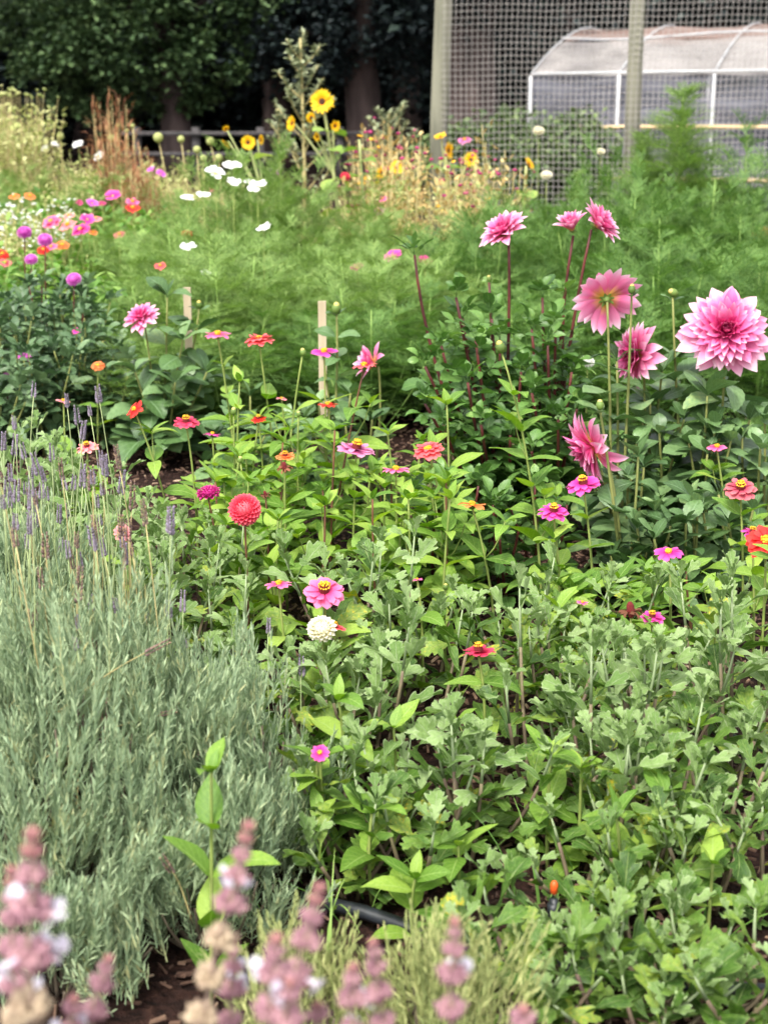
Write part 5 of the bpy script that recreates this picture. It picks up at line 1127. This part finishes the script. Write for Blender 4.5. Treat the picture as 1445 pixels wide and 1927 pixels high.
# ================================================================== BASIL FLOWER SPIKES in front
random.seed(5)
def calyx_ring(mat, open_):
    mb = MB(); tp = MB().lathe([(.0012, 0), (.0040, .0035), (.0052, .008), (.0048, .0105), (.003, .0095)], 6)
    lip = leafgrid(p_ovate, L=.008, W=.0036, nl=3, nw=2, fold=-.4, bend=.7)
    for ly in range(2):
        for i in range(6):
            a = i * math.pi / 3 + ly * .5 + jit(.15)
            M = LM(Vector((math.sin(a) * .0025, math.cos(a) * .0025, .002 * ly)), a, R(-5 + 38 * ly + jit(14)), 0, U(.9, 1.15))
            mb.addM(tp, M @ Matrix.Rotation(-math.pi / 2, 4, 'X'), 0); mb.addM(lip, M @ Matrix.Translation((0, .007, .003)) @ Matrix.Rotation(R(35), 4, 'X'), 0)
    return mb.build('whorl', mat)
WH = {'m': [calyx_ring(MT['basild'], 0) for _ in range(3)], 't': [calyx_ring(MT['basilt'], 0) for _ in range(3)], 'b': [calyx_ring(MT['basilb'], 0) for _ in range(2)]}
def floret():
    mb = MB(); mb.lathe([(.0012, 0), (.0018, .006), (.0034, .010)], 6)
    for a, l, w_, el in ((0, .012, .0058, -5), (1.25, .008, .0042, 25), (-1.25, .008, .0042, 25), (2.5, .008, .0042, 50), (-2.5, .008, .0042, 50)):
        mb.addM(leafgrid(p_zpet, L=l, W=w_, nl=4, nw=2, fold=.3, bend=.5, ruffle=.1), Matrix.Translation((0, 0, .009)) @ LM(Vector((0, 0, 0)), a, R(el)))
    return mb.build('floret', MT['basilf'])
FLO = floret()
def basil(label, spikes, group):
    x = sum(P(s[0][0], s[0][1], s[1]).x for s in spikes) / len(spikes); d = sum(s[1] for s in spikes) / len(spikes)
    b = Vector((x, d, 0)); t = thing('basil_plant', label, 'herb', b, group)
    for path, d_, sc_, fl0, fl1, dry in spikes:
        top = P(path[0], path[1], d_) - b; bot = P(path[2], path[3], d_) - b
        dr = (top - bot).normalized(); foot = Vector((bot.x * .4, bot.y * .4, -.01)); low = bot - dr * .1
        pts = [foot, foot.lerp(low, .5) + Vector((0, 0, .03)), low] + [bot.lerp(top, i / 5) + Vector((.003 * math.sin(i * 2), 0, 0)) for i in range(6)]
        s = stem_part(t, pts, .0028, .0012, MT['basils'], 'flower_spike', 6); L = (top - bot).length; z = 0.0; i = 0
        while z < L + .06:
            f = z / L; p = top - dr * z; q = .36 + .56 * min(1, f * 2.4)
            kind = 'b' if f < .09 else ('t' if f > dry else 'm')
            w_ = O('whorl', C(WH[kind]), s, face_to(p, dr, U(0, 6), sc_ * q * .92) @ Matrix.Diagonal((1, 1, .85, 1)))
            if fl0 < f < fl1:
                for k in range(random.choice((2, 3, 4))):
                    a = U(0, 6.28) if k else math.pi
                    M = LM(Vector((math.sin(a) * .008, math.cos(a) * .008, .003)), a, R(-12 + jit(15)), jit(.6), U(1.0, 1.35))
                    O('floret', FLO, w_, M @ Matrix.Rotation(-math.pi / 2, 4, 'X'))
            z += sc_ * (.010 + .023 * min(1, f * 2.4)); i += 1
        for f in (.35, .6, .85):
            p = foot.lerp(low, f); leaf_pair(t, ZIN_L, p, U(0, 6), .05, R(15))
    return t
basil('mauve basil with a thick pale flower spike beside the lavender', [((62, 1572, 55, 1940), 1.02, 1.42, .25, .62, .66), ((22, 1640, 30, 1940), 1.08, 1.05, .45, .8, .9)], 'flowering basil')
basil('short reddish basil spike in front of the lavender foot', [((205, 1805, 165, 1940), 1.15, 1.0, .5, .9, 1.2), ((140, 1880, 135, 1945), 1.12, .95, .6, 1, 1.4)], 'flowering basil')
basil('basil with a tall curved spike drying to tan at its base', [((468, 1556, 372, 1935), 1.15, 1.22, .14, .32, .48), ((440, 1775, 432, 1945), 1.2, 1.0, .2, .6, 1.0)], 'flowering basil')
basil('basil with clustered mauve spikes and white florets', [((600, 1672, 528, 1940), 1.08, 1.12, .45, .8, 1.2), ((520, 1768, 505, 1945), 1.02, 1.15, .3, .7, 1.2), ((545, 1850, 540, 1945), 1.0, 1.05, .2, .7, 1.2)], 'flowering basil')
basil('basil with slim mauve spikes before the yellowish shrub', [((702, 1775, 722, 1945), 1.15, 1.0, .28, .55, 1.2), ((664, 1822, 660, 1945), 1.05, 1.0, .75, 1.2, 1.3), ((598, 1892, 602, 1950), 1.1, .9, 2, 2, 2)], 'flowering basil')
basil('basil with a single straight mauve spike and white florets', [((856, 1736, 846, 1945), 1.12, 1.06, .32, .75, 1.2)], 'flowering basil')
basil('basil spike tip just showing at the shrub edge', [((985, 1900, 980, 1960), 1.1, 1.05, 2, 2, 2)], 'flowering basil')

# ================================================================== loose grass blades and weeds
random.seed(9)
def grass():
    tp = leafgrid(lambda s: 1 - .9 * s, L=1, W=.014, nl=5, nw=1, fold=0, bend=1.2).quads(); Ms = []
    for (px, d, n, h) in ((1420, 4.9, 160, .16), (1300, 5.2, 120, .14), (1440, 5.6, 160, .2), (620, 2.5, 16, .26), (900, 2.45, 14, .2), (1150, 2.4, 14, .18), (740, 5.3, 60, .12), (1090, 5.2, 90, .2)):
        for i in range(n): Ms.append(np.array(LM(Vector((PX(px, d) + random.gauss(0, .12), d + random.gauss(0, .12), 0)), U(0, 6.3), R(U(45, 85)), jit(.4), h * U(.6, 1.3))))
    V, F, T = inst_np(tp, Ms); tag(O('grass', build_np('grass', V, F, T, MT['fld'])), 'thin green grass blades sprouting from the mulch', 'grass', kind='stuff')
grass()
